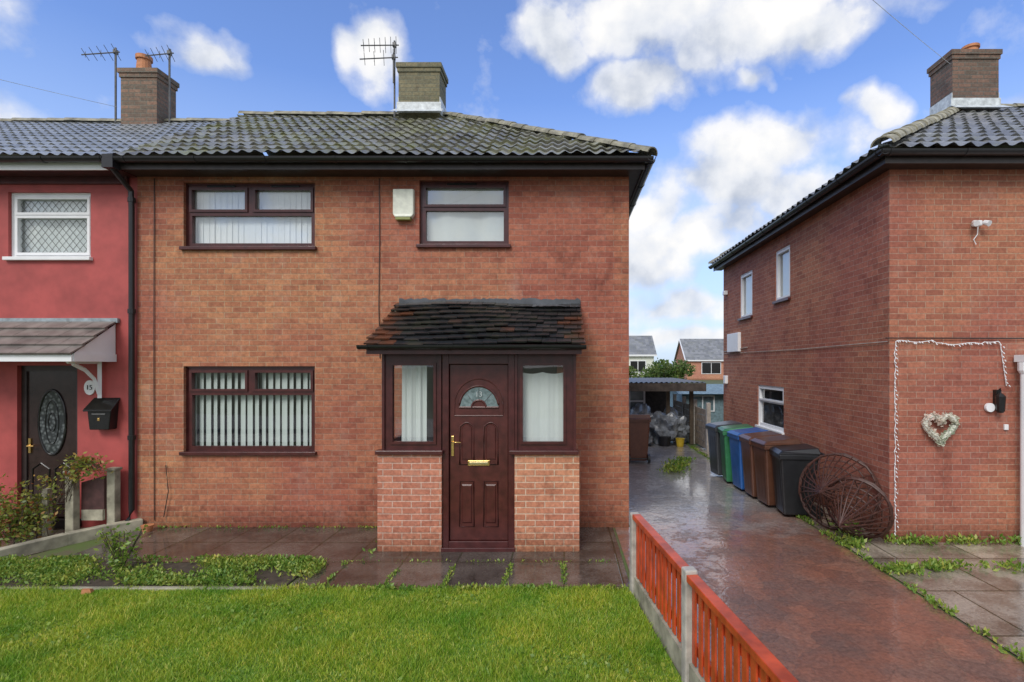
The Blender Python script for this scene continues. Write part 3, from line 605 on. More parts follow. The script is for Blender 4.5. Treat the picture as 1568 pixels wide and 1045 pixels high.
def canopy():
    y0,z0,y1,z1=6.45,2.34,7.095,2.80; L=math.hypot(y1-y0,z1-z0); vy,vz=(y1-y0)/L,(z1-z0)/L; ny,nz=-vz,vy
    mb=MB(); nc=4; tw=.3
    for i in range(nc):
        x=-8.6-(tw/2 if i%2 else 0)
        while x<-6.05:
            a=max(x,-8.6)+.003; bb=min(x+tw,-6.06)-.003; x+=tw
            if bb-a<.03: continue
            v0=i*L/nc-.03; v1=(i+1)*L/nc+.01; pts=[]
            for v,h in ((v0,.04),(v1,.012)):
                for hh in (h,h-.02):
                    for u in (a,bb): pts.append((u,y0+vy*v+ny*hh,z0+vz*v+nz*hh))
            mb.add(pts,[(0,1,5,4),(2,3,7,6),(0,1,3,2),(4,5,7,6),(0,2,6,4),(1,3,7,5)])
    mb.out("canopy_tiles",simple("canopy_tile",(.18,.16,.145),.4,.4,5,bs=.4),C)
    mb=MB(); mb.add([(-6.09,6.47,2.33),(-6.09,7.09,2.33),(-6.09,7.09,2.76),(-6.09,6.47,2.34)],[(0,1,2,3)]); mb.box(-8.58,-6.085,6.45,6.475,2.25,2.335); mb.box(-8.58,-6.085,6.476,7.09,2.27,2.30); mb.box(-6.1,-6.075,6.476,7.09,2.25,2.35); mb.out("canopy_fascia",M['white'],C)
    mb=MB()
    for X in (-6.28,-8.3):
        mb.tube([(X,7.06,2.26),(X,7.06,1.76)],.03,4); mb.tube([(X,6.6,2.25),(X,7.05,2.25)],.028,4)
        mb.tube([(X,7.05,1.82),(X,6.98,2.02),(X,6.85,2.14),(X,6.68,2.22)],.028,4)
    mb.out("canopy_brackets",M['white'],C)
    mb=MB(); mb.box(-8.6,-6.04,7.06,7.1,2.78,2.84); mb.out("canopy_flashing",simple("aged_lead",(.28,.33,.36),.45,.3,12),C)
canopy()
mb=MB(); n=20; mb.add([(-6.44+.075*math.cos(2*math.pi*k/n),7.085,1.9+.1*math.sin(2*math.pi*k/n)) for k in range(n)]+[(-6.44+.075*math.cos(2*math.pi*k/n),7.1,1.9+.1*math.sin(2*math.pi*k/n)) for k in range(n)],[tuple(range(n))]+[(k,(k+1)%n,n+(k+1)%n,n+k) for k in range(n)]); mb.out("number_plaque",M['white'],NB)
text("15",(-6.44,7.08,1.9),.09,M['black'],NB,"plaque_number")
PB=grp("wall_post_box",(-6.2,7.0,1.5))
mb=MB(); x0,x1=-6.37,-6.05
mb.add([(x0+.03,6.97,1.34),(x1-.03,6.97,1.34),(x1,6.97,1.6),(x0,6.97,1.6),(x0+.03,7.1,1.34),(x1-.03,7.1,1.34),(x1,7.1,1.72),(x0,7.1,1.72)],[(0,1,2,3),(0,3,7,4),(1,5,6,2),(0,4,5,1),(3,2,6,7)]); mb.out("body",M['black'],PB,bevel=.012)
mb=MB(); mb.add([(x0-.03,6.94,1.585),(x1+.03,6.94,1.585),(x1+.02,7.1,1.74),(x0-.02,7.1,1.74),(x0-.03,6.94,1.61),(x1+.03,6.94,1.61),(x1+.02,7.1,1.765),(x0-.02,7.1,1.765)],BF); mb.out("lid",M['black'],PB,bevel=.006)
box("emblem",-6.225,-6.195,6.96,6.972,1.46,1.50,M['gold'],PB,.005); box("slot",-6.3,-6.12,6.963,6.972,1.545,1.56,M['steel'],PB)
def antenna(x,y,z0,z1,dirx,els,L,tilt=0,name="tv_aerial"):
    A=grp(name,(x,y,z0)); mb=MB(); mb.tube([(x,y,z0),(x,y,z1)],.018,8); mb.out("mast",M['steel'],A)
    mb=MB(); b0=Vector((x+.08*dirx*-1,y,z1-.08)); b1=b0+Vector((L*dirx,-.25,tilt)); mb.tube([b0,b1],.011,6)
    for i in range(els):
        p=b0.lerp(b1,(i+.5)/els); h=.17-.06*i/els; mb.tube([p+Vector((.3*h,-h,.35*h)),p+Vector((-.3*h,h,-.35*h))],.005,5)
        if i%2==0: mb.tube([p+Vector((0,0,-h*.45)),p+Vector((0,0,h*.45))],.005,5)
    mb.out("boom_elements",M['steel'],A)
    mb=MB(); mb.box(x-.03,x+.03,y-.03,y+.03,z1-.12,z1-.04); mb.out("clamp",M['steel'],A)
antenna(-3.2,9.85,6.75,8.32,-1,7,.62,-.16)
antenna(-3.2,9.8,7.5,8.06,-1,4,.62,-.18)
antenna(-8.50,9.9,6.8,8.22,-1,5,.5,-.2)
antenna(-7.48,9.9,6.8,8.2,-1,5,.34,-.2)
# ================================================================== RIGHT HOUSE
R=grp("brick_house",(8,6.5,0))
YR=6.5; XR=4.046; FR=Ff(YR); FL=Fl(XR)
wr=(6.97,8.6,3.55,4.52)
mb=MB(); mb.plate(FR,XR,14,-.05,4.75,0,[wr],.1); mb.out("front_wall",M['brick_r'],R)
s1=(11.24,12.03,3.26,4.27); s2=(9.36,10.02,3.41,4.38); s3=(9.63,10.93,.95,1.80)
mb=MB(); mb.plate(FL,YR,13.27,-.05,4.75,0,[s1,s2,s3],.1); mb.out("side_wall",M['brick_r'],R)
mk("rear_wall",[(XR,13.27,0),(14,13.27,0),(14,13.27,4.75),(XR,13.27,4.75)],[(0,1,2,3)],M['brick_r'],R)
for i,w in enumerate((s1,s2)):
    a,b_,c,d=w; window("side_window",R,FL,*w,[(a+.07,b_-.07,c+.07,d-.07)],M['white'],('net',0,12),sash=[1],sillmat=M['upvc_d'],rec=.03)
a,b_,c,d=s3; window("side_window_lower",R,FL,*s3,[(a+.07,b_-.07,d-.28,d-.07),(a+.07,b_-.07,c+.07,d-.34)],M['white'],None,sash=[1,0],sillmat=M['white'],rec=.03,rmat='room')
a,b_,c,d=wr; window("front_window",R,FR,*wr,[(a+.07,b_-.07,c+.07,d-.07)],M['white'],('net',0,12),sash=[1],sillmat=M['white'])
GZ=4.78; RX=3.80+3.63; RRY=6.22+3.63; RRZ=7.0
tiled("roof_front",(0,6.22,GZ),(1,0,0),(0,3.63,RRZ-GZ),(3.80,RX),(14,14),math.hypot(3.63,RRZ-GZ),M['tile_r'],R,period=.2,course=.32,amp=.045,step=.035)
tiled("roof_side",(3.80,0,GZ),(0,1,0),(3.63,0,RRZ-GZ),(6.22,RRY),(13.48,RRY),math.hypot(3.63,RRZ-GZ),M['tile_r'],R,period=.2,course=.32,amp=.045,step=.035)
sheetbox("roof_rear",[(RX,RRY,RRZ),(14,RRY,RRZ),(14,13.48,GZ),(3.8,13.48,GZ)],M['tile_r'],R)
caps("ridge_tiles",(RX,RRY,RRZ+.03),(14,RRY,RRZ+.03),M['ridge'],R)
caps("hip_tiles",(3.78,6.2,GZ+.04),(RX,RRY,RRZ+.03),M['concm'],R,r=.12)
caps("hip_tiles_rear",(3.8,13.48,GZ+.03),(RX,RRY,RRZ+.03),M['ridge'],R)
mb=MB(); mb.box(3.84,14,6.25,6.27,4.62,4.78); mb.box(3.84,3.86,6.27,13.45,4.62,4.78); mb.out("fascia",M['fascia'],R)
mb=MB(); mb.box(3.862,14,6.272,6.52,4.64,4.65); mb.box(3.862,4.05,6.52,13.45,4.64,4.65); mb.out("soffit",M['fascia'],R)
gutter("gutter",(3.74,6.19,4.75),(14,6.19,4.75),R); gutter("gutter_side",(3.78,6.15,4.75),(3.78,13.5,4.75),R)
chimney(R,6.97,7.80,9.38,9.95,6.3,7.86,M['brick_ch'],pots=[(7.5,9.65,.22,.13)],flash=True,zf=6.90)
mb=MB(); mb.tube([(5.62,6.36,-.0),(5.62,6.36,2.1)],.055,12); mb.tube([(5.62,6.36,2.1),(5.62,6.36,2.14),(5.62,6.36,2.24)],[.06,.08,.08],12); mb.box(5.56,8.5,6.0,6.46,2.245,2.33); mb.out("porch_post",M['white'],R)
box("flue_cover",3.97,4.046,11.95,12.75,2.52,2.96,M['white'],R,.01)
mb=MB(); mb.tube([(4.03,11.5,2.6),(4.03,13.2,2.55)],.01,5); mb.tube([(4.03,6.52,2.50),(4.03,9,2.48),(4.03,13.2,2.50)],.006,5); mb.out("side_cable",M['conc'],R)
mb=MB(); mb.tube([(3.98,6.47,2.54),(7.3,6.47,2.53)],.008,5); mb.out("front_cable",M['fascia'],R)
box("alarm_sounder",3.97,4.046,12.9,13.05,1.75,1.95,M['white'],R,.01)
box("security_sensor",3.95,4.04,12.9,13.05,3.95,4.05,M['white'],R,.01)
SL=grp("security_light",(5.1,6.4,3.95))
mb=MB(); mb.box(5.05,5.15,6.42,6.49,3.92,3.99); mb.out("body",M['white'],SL,bevel=.015)
for dx in (-.06,.06):
    mb=MB(); mb.tube([(5.1+dx,6.42,3.96),(5.1+dx*1.3,6.36,3.93)],[.028,.036],10); mb.out("lamp_head",M['white'],SL)
mb=MB(); mb.tube([(5.1,6.44,3.92),(5.11,6.46,3.82),(5.07,6.47,3.76),(5.1,6.47,3.70)],.006,6); mb.out("cable",M['white'],SL)
WL=grp("wall_lantern",(5.35,6.4,1.75))
mb=MB(); mb.tube([(5.36,6.42,1.62),(5.36,6.42,1.64),(5.36,6.42,1.82),(5.36,6.42,1.86)],[.03,.045,.055,.02],10); mb.box(5.33,5.39,6.44,6.498,1.66,1.9); mb.tube([(5.36,6.44,1.9),(5.36,6.42,1.92),(5.36,6.42,1.86)],.008,6); mb.out("lantern",M['black'],WL)
mb=MB(); mb.tube([(5.27,6.49,1.68),(5.27,6.455,1.68)],.055,16); mb.out("lamp_disc",M['white'],WL)
box("doorbell",5.46,5.51,6.475,6.498,1.40,1.47,M['white'],R,.004)
ST=grp("string_lights",(4.1,6.45,2.5))
mb=MB(); pts=[(4.1+random.gauss(0,.005),6.475,z) for z in np.linspace(.02,2.5,50)]+[(x,6.475,2.5+.012*math.sin(x*14)-(.03 if 4.6<x<5.2 else 0)) for x in np.linspace(4.14,5.38,30)]+[(5.40+.08*t_,6.475,2.5-t_*.55) for t_ in np.linspace(.05,1,14)]
mb.tube(pts,.005,6); mb.out("wire",M['white'],ST)
mb=MB()
for p in pts[::1]:
    q=(p[0]+random.uniform(-.02,.02),6.46,p[2]+random.uniform(-.01,.01)); mb.tube([q,(q[0]+.012,q[1]-.01,q[2]-.02)],[.008,.004],5)
mb.out("bulbs",M['white'],ST)
HW=grp("heart_wreath",(4.63,6.43,1.42))
hp=[]
for k in range(60):
    t_=2*math.pi*k/60; hp.append((4.63+.0125*16*math.sin(t_)**3*.9,6.44,1.44+.0125*(13*math.cos(t_)-5*math.cos(2*t_)-2*math.cos(3*t_)-math.cos(4*t_))*.9))
mb=MB(); mb.tube(hp,.035,6,closed=True); mb.out("ring",simple("twig_ring",(.55,.55,.48),.8),HW)
Cc=[]
for _ in range(1300):
    p=random.choice(hp); v=Vector((random.gauss(0,1),random.gauss(0,1),random.gauss(0,1))).normalized()*random.uniform(.02,.05); Cc.append((p[0]+v.x,p[1]-abs(v.y)*.8,p[2]+v.z))
leaves("petals",Cc,.034,M['flower'],HW,.0,.8)
# ------------------------------------------------------------------ wheelie bins
def wbin(x,y,rot,col,lid=None,h=.98):
    B=grp("wheelie_bin",(x,y,0)); m=simple("bin_plastic",col,.32,.15,10,bs=0); ml=m if lid is None else simple("bin_lid",lid,.32,.15,10,bs=0)
    ca,sa=math.cos(rot),math.sin(rot)
    def T(p): return (x+p[0]*ca-p[1]*sa,y+p[0]*sa+p[1]*ca,p[2])
    def part(mb,nm,mt,**k): mb.v=[T(v) for v in mb.v]; mb.out(nm,mt,B,**k)
    mb=MB(); mb.add([(-.20,-.21,.04),(-.20,.18,.04),(.20,.18,.04),(.20,-.21,.04),(-.25,-.27,h),(-.25,.27,h),(.25,.27,h),(.25,-.27,h)],BF); part(mb,"body",m,bevel=.025)
    mb=MB(); mb.add([(-.27,-.29,h-.07),(-.27,.28,h-.07),(.27,.28,h-.07),(.27,-.29,h-.07),(-.27,-.29,h),(-.27,.28,h),(.27,.28,h),(.27,-.29,h)],BF); part(mb,"rim",m,bevel=.01)
    mb=MB(); mb.add([(-.275,-.31,h+.005),(-.275,.29,h+.005),(.275,.29,h+.005),(.275,-.31,h+.005),(-.22,-.24,h+.05),(-.24,.26,h+.10),(.24,.26,h+.10),(.22,-.24,h+.05)],BF); part(mb,"lid",ml,bevel=.015)
    mb=MB(); mb.tube([(-.22,.29,h-.02),(-.22,.35,h),(.22,.35,h),(.22,.29,h-.02)],.016,8); part(mb,"handle",m)
    mb=MB()
    for s in (-1,1): mb.tube([(s*.2,.22,.1),(s*.25,.22,.1)],.1,18)
    mb.tube([(-.2,.22,.1),(.2,.22,.1)],.012,8); part(mb,"wheels",M['gutter'])
    mb=MB()
    for xx in (-.11,0,.11): mb.add([(xx-.02,-.228,.12),(xx+.02,-.228,.12),(xx+.02,-.268,.8),(xx-.02,-.268,.8)],[(0,1,2,3)])
    part(mb,"ribs",m)
rt=-math.pi/2
wbin(3.20,10.45,rt+.1,(.05,.055,.06)); wbin(3.24,9.85,rt-.12,(.03,.17,.07)); wbin(3.27,9.28,rt+.05,(.02,.10,.33)); wbin(3.30,8.76,rt,(.10,.042,.025)); wbin(3.33,8.24,rt+.05,(.09,.038,.022)); wbin(3.40,7.72,rt-.1,(.015,.016,.018),h=.92)
wbin(1.68,12.0,math.pi,(.15,.055,.03),h=1.0)
WC=grp("wicker_cage",(3.5,6.9,0))
def cage(ctr,R_,apex,nm,n=26):
    c=Vector(ctr);ap=Vector(apex); ax=(ap-c).normalized(); a=ax.cross(Vector((0,0,1))).normalized(); b_=ax.cross(a); mb=MB()
    for rr,off in ((1,0),(.97,.03),(.8,.2),(.62,.36),(.4,.6)):
        mb.tube([c.lerp(ap,off)+(a*math.cos(2*math.pi*k/30)+b_*math.sin(2*math.pi*k/30))*R_*rr*random.uniform(.98,1.02) for k in range(30)],.017 if off<.1 else .008,6,closed=True)
    for k in range(n):
        an=2*math.pi*k/n+random.uniform(-.05,.05); e=c+(a*math.cos(an)+b_*math.sin(an))*R_; mid=c.lerp(ap,.5)+(a*math.cos(an)+b_*math.sin(an))*R_*.62
        mb.tube([e,mid,ap+Vector((random.uniform(-.03,.03),)*3)],.009,5)
    mb.out(nm,M['wire'],WC)
cage((3.66,6.98,.52),.50,(3.22,6.55,.64),"cage_large",30); cage((3.72,6.62,.40),.39,(3.30,6.25,.30),"cage_small",24)
# ------------------------------------------------------------------ red picket fence
FE=grp("red_wooden_fence",(.8,4.4,0))
dr=Vector((.124,-1,0)).normalized(); sd=Vector((-dr.y,dr.x,0)); sd=sd if sd.x>0 else -sd
A0=Vector((.69,5.02,0))
def obox(mb,o,l0,l1,s0,s1,z0,z1,z0b=None,z1b=None):
    z0b=z0 if z0b is None else z0b; z1b=z1 if z1b is None else z1b
    q=lambda l,s,z:o+dr*l+sd*s+Vector((0,0,z))
    mb.add([q(l0,s0,z0),q(l0,s1,z0),q(l1,s1,z0b),q(l1,s0,z0b),q(l0,s0,z1),q(l0,s1,z1),q(l1,s1,z1b),q(l1,s0,z1b)],BF)
posts=[-.04,1.42,2.95,4.5]
mb=MB()
for i,l in enumerate(posts): obox(mb,A0,l-.045,l+.045,-.045,.045,-.02,.80 if i else .77)
mb.out("concrete_posts",M['conc'],FE,bevel=.012)
rails=MB();sl=MB();gb=MB()
for a,b_ in zip(posts,posts[1:]):
    l0,l1=a+.048,b_-.048
    obox(gb,A0,l0,l1,-.02,.02,-.02,.17)
    obox(rails,A0,l0,l1,-.04,.04,.728,.775)
    obox(rails,A0,l0,l1,.014,.040,.60,.68); obox(rails,A0,l0,l1,.014,.040,.24,.31)
    l=l0+.015
    while l<l1-.05:
        w_=.060+random.uniform(-.003,.003); tl=random.uniform(-.003,.003)
        obox(sl,A0,l,l+w_,-.004+tl,.010+tl,.185+random.uniform(-.006,.006),.726); l+=.104
gb.out("gravel_boards",M['concm'],FE); rails.out("rails",M['fence'],FE,bevel=.005); sl.out("pickets",M['fence'],FE,bevel=.003)
# ------------------------------------------------------------------ left boundary
GBY=grp("garden_boundary",(-6.1,6.5,0))
line=[Vector((-5.72,7.08,0)),Vector((-5.95,6.8,0)),Vector((-6.15,6.45,0)),Vector((-6.42,5.8,0)),Vector((-6.75,4.8,0)),Vector((-7.2,3.0,0))]
mb=MB()
for a,b_ in zip(line,line[1:]):
    t_=(b_-a).normalized(); s_=Vector((-t_.y,t_.x,0))*.06
    mb.add([a-s_+Vector((0,0,-.02)),a+s_+Vector((0,0,-.02)),b_+s_+Vector((0,0,-.02)),b_-s_+Vector((0,0,-.02)),a-s_+Vector((0,0,.13)),a+s_+Vector((0,0,.13)),b_+s_+Vector((0,0,.13)),b_-s_+Vector((0,0,.13))],BF)
mb.out("low_kerb_wall",M['concm'],GBY,bevel=.01)
mb=MB()
for x_,y_,h_ in ((-6.02,6.98,.80),(-6.42,6.82,.80)):
    mb.box(x_-.055,x_+.055,y_-.05,y_+.05,0,h_); mb.box(x_-.07,x_+.07,y_-.065,y_+.065,h_,h_+.035)
mb.out("concrete_posts",M['concm'],GBY,bevel=.01)
mb=MB(); mb.box(-6.36,-6.08,6.88,6.92,.16,.3); mb.out("gravel_board",M['concm'],GBY)
mb=MB(); mb.add([(-6.36,6.88,.3),(-6.36,6.92,.3),(-6.08,6.94,.3),(-6.08,6.90,.3),(-6.36,6.88,.66),(-6.36,6.92,.66),(-6.08,6.94,.74),(-6.08,6.90,.74)],BF); mb.out("timber_panel",simple("dark_red_timber",(.07,.03,.028),.5,.4,10),GBY)
mb=MB(); mb.box(-6.75,-6.68,6.75,6.82,0,.6); mb.out("stub_post",M['concm'],GBY)
SH=grp("garden_shrub",(-6.9,6.6,0)); mb=MB(); C1=[]
for i in range(60):
    bx=random.uniform(-7.6,-6.55); by=random.uniform(6.35,6.85); ang=random.uniform(0,6.28); rch=random.uniform(.1,.5); hh=random.uniform(.35,1.0)
    pts=[(bx,by,0)]
    for k in range(1,7):
        t_=k/6; pts.append((bx+math.cos(ang)*rch*t_**1.5+random.gauss(0,.015),by+math.sin(ang)*rch*.5*t_**1.5,hh*t_-.15*rch*t_**3))
    mb.tube(pts,[.007*(1-.12*k) for k in range(7)],4)
    for _ in range(55):
        k=random.uniform(1.0,6); a=Vector(pts[int(k)-0 if k<6 else 5])
        C1.append((a.x+random.gauss(0,.05),a.y+random.gauss(0,.05),a.z+random.gauss(0,.05)))
for i in range(14):
    bx=-6.5+random.uniform(-.1,.1); pts=[]
    for k in range(8):
        t_=k/7; pts.append((bx+t_*random.uniform(.35,.5),6.75+random.gauss(0,.03),.45+.5*math.sin(t_*2.3)+random.gauss(0,.02)))
    mb.tube(pts,.004,4)
    for _ in range(35):
        a=random.choice(pts[2:]); C1.append((a[0]+random.gauss(0,.05),a[1]+random.gauss(0,.05),a[2]+random.gauss(0,.05)))
mb.out("stems",M['bark'],SH); leaves("foliage",C1,.055,M['shrub'],SH,.1,.55)
TW=grp("tall_weed",(-4.75,5.55,0)); C1=[];mb=MB()
for i in range(16):
    a=random.uniform(0,6.28); pts=[(-4.75+math.cos(a)*.2*t_,5.6+math.sin(a)*.12*t_,.42*t_*random.uniform(.9,1.1)) for t_ in (0,.3,.6,1)]; mb.tube(pts,.004,4)
    for _ in range(30):
        i0=random.randrange(3); a_=Vector(pts[i0]).lerp(Vector(pts[i0+1]),random.random()); C1.append((a_.x+random.gauss(0,.035),a_.y+random.gauss(0,.035),max(0,a_.z+random.gauss(0,.03))))
mb.out("stems",M['bark'],TW); leaves("foliage",C1,.05,M['weed'],TW,.2,.5)
mb=MB(); mb.tube([(-5.53,6.93,0),(-5.53,6.93,.07),(-5.53,6.93,.085)],[.05,.07,.075],14); mb.out("terracotta_plant_pot",M['pot'],None)
mk("brick_fragment",[(-4.62,5.02,.02),(-4.54,5.05,.02),(-4.53,5.0,.02),(-4.6,4.97,.02),(-4.615,5.015,.06),(-4.55,5.04,.05),(-4.54,5.0,.06),(-4.6,4.98,.065)],BF,M['pot'])
# ------------------------------------------------------------------ back yard
CP=grp("carport",(2.4,15.5,0))
mb=MB()
for x_,y_ in ((1.35,14.6),(3.55,14.6),(2.9,14.62),(1.35,18),(3.55,18)): mb.box(x_-.05,x_+.05,y_-.05,y_+.05,0,1.66)
mb.out("posts",M['bark'],CP)
v=[];f=[]; K=60
for i in range(K+1):
    x_=1.1+2.75*i/K; z_=1.74+.02*math.sin(i*2.1); v+=[(x_,14.2,z_),(x_,18.5,z_+.02)]
for i in range(K): f.append((2*i,2*i+2,2*i+3,2*i+1))
mk("corrugated_roof",v,f,M['fascia'],CP); mb=MB(); mb.box(1.1,3.85,14.16,14.21,1.50,1.72); mb.out("fascia_board",simple("weathered_board",(.07,.055,.045),.7,.4,8),CP)
mb=MB(); mb.box(1.2,3.7,18.3,18.4,0,1.7); mb.out("back_wall",simple("dark_timber",(.05,.04,.035),.8,.4),CP)
mb=MB()
for x_ in (1.5,1.95,2.4): mb.box(x_,x_+.05,15.8,15.85,0,1.5)
for z_ in (.7,1.1,1.45): mb.box(1.5,2.45,15.79,15.84,z_,z_+.05)
mb.out("glazed_frame",M['white'],CP)
mk("glazed_panes",[(1.5,15.83,.0),(2.4,15.83,.0),(2.4,15.83,1.45),(1.5,15.83,1.45)],[(0,1,2,3)],simple("polythene",(.20,.24,.25),.25,.4,3),CP)
def lump(name,c,r,mat,sc=3.5,amp=.25,seed=1):
    import bmesh
    bm=bmesh.new(); bmesh.ops.create_icosphere(bm,subdivisions=4,radius=1); from mathutils import noise as mn
    for v_ in bm.verts:
        k=1+amp*(mn.noise(v_.co*sc*.6+Vector((seed,0,0)))+.5*abs(mn.noise(v_.co*sc*2))); v_.co=Vector((v_.co.x*r[0]*k,v_.co.y*r[1]*k,max(v_.co.z,-.6)*r[2]*k))+Vector(c)
        if v_.co.z<0: v_.co.z=0
    me=bpy.data.meshes.new(name); bm.to_mesh(me); bm.free(); me.materials.append(mat); return link(bpy.data.objects.new(name,me))
poly=simple("grey_tarpaulin",(.20,.22,.24),.22,.5,5,bs=.8)
lump("tarpaulin_covered_pile",(2.95,14.8,.40),(.50,.45,.50),poly,amp=.5)
lump("tarpaulin_covered_pile",(2.25,15.1,.45),(.34,.4,.55),simple("pale_sheet",(.22,.24,.26),.3,.4,4,bs=.8),amp=.45,seed=5)
lump("refuse_sack",(2.2,14.35,.18),(.2,.18,.22),simple("grey_sack",(.2,.21,.22),.4,.3,6,bs=.7),amp=.5,seed=9)
mb=MB(); mb.tube([(3.15,14.2,0),(3.15,14.2,.2),(3.15,14.2,.22)],[.09,.12,.13],14); mb.out("yellow_bucket",simple("yellow_plastic",(.6,.42,.03),.4),None)
mb=MB(); mb.tube([(2.75,14.35,0),(2.75,14.35,.26)],[.15,.19],14); mb.out("black_bucket",M['gutter'],None)
BFc=grp("back_fence",(3.8,16,0)); mb=MB()
for i in range(4): mb.box(3.63,3.73,13.3+i*1.35,13.4+i*1.35,0,1.25)
mb.out("concrete_posts",M['conc'],BFc); mb=MB()
for i in range(3):
    for k in range(6): mb.box(3.66,3.69,13.41+i*1.35,14.64+i*1.35,.05+k*.17,.05+k*.17+.155)
mb.out("panels",simple("weathered_timber",(.26,.21,.16),.8,.4,8),BFc)
SD=grp("garden_shed",(5.2,19,0)); mb=MB(); mb.box(4.2,7.2,18.6,21,0,1.25); mb.out("walls",simple("shed_blue_grey",(.16,.24,.27),.7,.3),SD); mb=MB(); mb.add([(4.0,18.3,1.20),(7.4,18.3,1.20),(7.4,19.8,1.5),(4.0,19.8,1.5),(4.0,21.3,1.20),(7.4,21.3,1.20)],[(0,1,2,3),(3,2,5,4)]); mb.out("roof",simple("shed_felt",(.18,.26,.30),.7,.3),SD)
mb=MB(); mb.box(4.55,5.3,18.56,18.6,.6,1.1); mb.out("shed_window",M['glass_l'],SD)
mb=MB(); mb.box(4.5,5.35,18.57,18.595,.56,.6);mb.box(4.5,5.35,18.57,18.595,1.1,1.14);mb.box(4.5,4.55,18.57,18.595,.6,1.1);mb.box(5.3,5.35,18.57,18.595,.6,1.1);mb.box(4.9,4.94,18.57,18.595,.6,1.1); mb.out("window_frame",M['white'],SD)
def tree(name,x,y,h,r,n=5200,leaf=.16):
    T=grp(name,(x,y,0)); mb=MB(); mb.tube([(x,y,0),(x+.05,y,h*.35),(x,y,h*.7)],[.12,.09,.04],8); C1=[]
    cl=[]
    for i in range(20):
        a=random.uniform(0,6.28); rr=r*random.uniform(.15,.9); z=h*random.uniform(.35,.92); cl.append((x+math.cos(a)*rr,y+math.sin(a)*rr,z,r*random.uniform(.22,.36)))
        mb.tube([(x,y,h*.3),(x+math.cos(a)*rr*.5,y+math.sin(a)*rr*.5,z*.8),(x+math.cos(a)*rr,y+math.sin(a)*rr,z)],[.05,.03,.01],5)
    for _ in range(n):
        c=random.choice(cl); v=Vector((random.gauss(0,1),random.gauss(0,1),random.gauss(0,1))).normalized()*c[3]*random.uniform(.5,1.1); C1.append((c[0]+v.x,c[1]+v.y,max(.1,c[2]+v.z*.8)))
    mb.out("trunk",M['bark'],T); leaves("crown",C1,leaf,M['treel'],T,.1,.6)
tree("garden_tree",4.6,24,2.45,1.35,leaf=.14); tree("garden_tree",3.2,25,2.15,1.4,leaf=.14)
def dhouse(x0,x1,y0,y1,ze,zr,wallm,wins,name="brick_house"):
    D=grp(name,((x0+x1)/2,y0,0)); ym=(y0+y1)/2
    box("walls",x0,x1,y0,y1,-.01,ze,wallm,D)
    o=.3; mk("roof",[(x0-o,y0-o,ze-.1),(x1+o,y0-o,ze-.1),(x1+o,ym,zr),(x0-o,ym,zr),(x1+o,y1+o,ze-.1),(x0-o,y1+o,ze-.1)],[(0,1,2,3),(3,2,4,5)],M['tile_r'],D)
    mk("gables",[(x0,y0,ze),(x0,y1,ze),(x0,ym,zr-.15),(x1,y0,ze),(x1,y1,ze),(x1,ym,zr-.15)],[(0,1,2),(3,4,5)],wallm,D)
    mb=MB(); mb.box(x0-o,x1+o,y0-o-.03,y0-o,ze-.25,ze-.05); mb.tube([(x0-o,y0-o,ze-.12),(x0-o,ym,zr-.05)],.1,4); mb.out("bargeboard",M['white'],D)
    mb=MB(); gl=MB()
    for (a,b_,c,d) in wins:
        mb.box(a,b_,y0-.06,y0-.01,c,d); mid=(a+b_)/2; gl.box(a+.1,mid-.05,y0-.09,y0-.06,c+.1,d-.1); gl.box(mid+.05,b_-.1,y0-.09,y0-.06,c+.1,d-.1)
    mb.out("window_frames",M['white'],D); gl.out("window_panes",M['black'],D)
dhouse(18.8,34,80,88,3.1,6.5,M['brick_p'],[(21.0,24.0,.9,2.7),(27,30,.9,2.7)])
dhouse(-6,10.3,60,66,3.5,5.8,M['cream'],[(7.5,9.4,1.4,2.8)],"rendered_house")
# telephone wires
TWr=grp("telephone_wire",(0,0,7))
def wire(a,b_,sag,nm):
    a=Vector(a);b_=Vector(b_); mb=MB(); mb.tube([a.lerp(b_,k/20)-Vector((0,0,sag*4*(k/20)*(1-k/20))) for k in range(21)],.004,5); mb.out(nm,M['lead'],TWr)
wire((6.95,9.4,7.62),(-3,1.0,6.3),.15,"wire_a"); wire((-8.3,9.7,7.0),(-9.0,2.0,5.2),.1,"wire_b")
# ------------------------------------------------------------------ world
SUN_EL=math.radians(42); SUN_AZ=math.radians(203)
w=bpy.data.worlds.new("World"); scene.world=w; w.use_nodes=True; nt=w.node_tree; bg=nt.nodes["Background"]; S=.15; bg.inputs[1].default_value=S
sky=nt.nodes.new("ShaderNodeTexSky"); sky.sky_type='NISHITA'; sky.sun_disc=False; sky.sun_elevation=SUN_EL; sky.sun_rotation=SUN_AZ; sky.air_density=1.0; sky.dust_density=.6; sky.ozone_density=2.5
tc=nt.nodes.new("ShaderNodeTexCoord"); nm=nt.nodes.new("ShaderNodeVectorMath"); nm.operation='NORMALIZE'; nt.links.new(tc.outputs["Generated"],nm.inputs[0]); D_=nm.outputs[0]
wn=noise(nt,D_,5,3,.6); wv=nt.nodes.new("ShaderNodeVectorMath"); wv.operation='MULTIPLY_ADD'; sb=nt.nodes.new("ShaderNodeVectorMath"); sb.operation='SUBTRACT'; nt.links.new(wn.outputs["Color"],sb.inputs[0]); sb.inputs[1].default_value=(.5,.5,.5)
nt.links.new(sb.outputs[0],wv.inputs[0]); wv.inputs[1].default_value=(.20,.20,.14); nt.links.new(D_,wv.inputs[2])
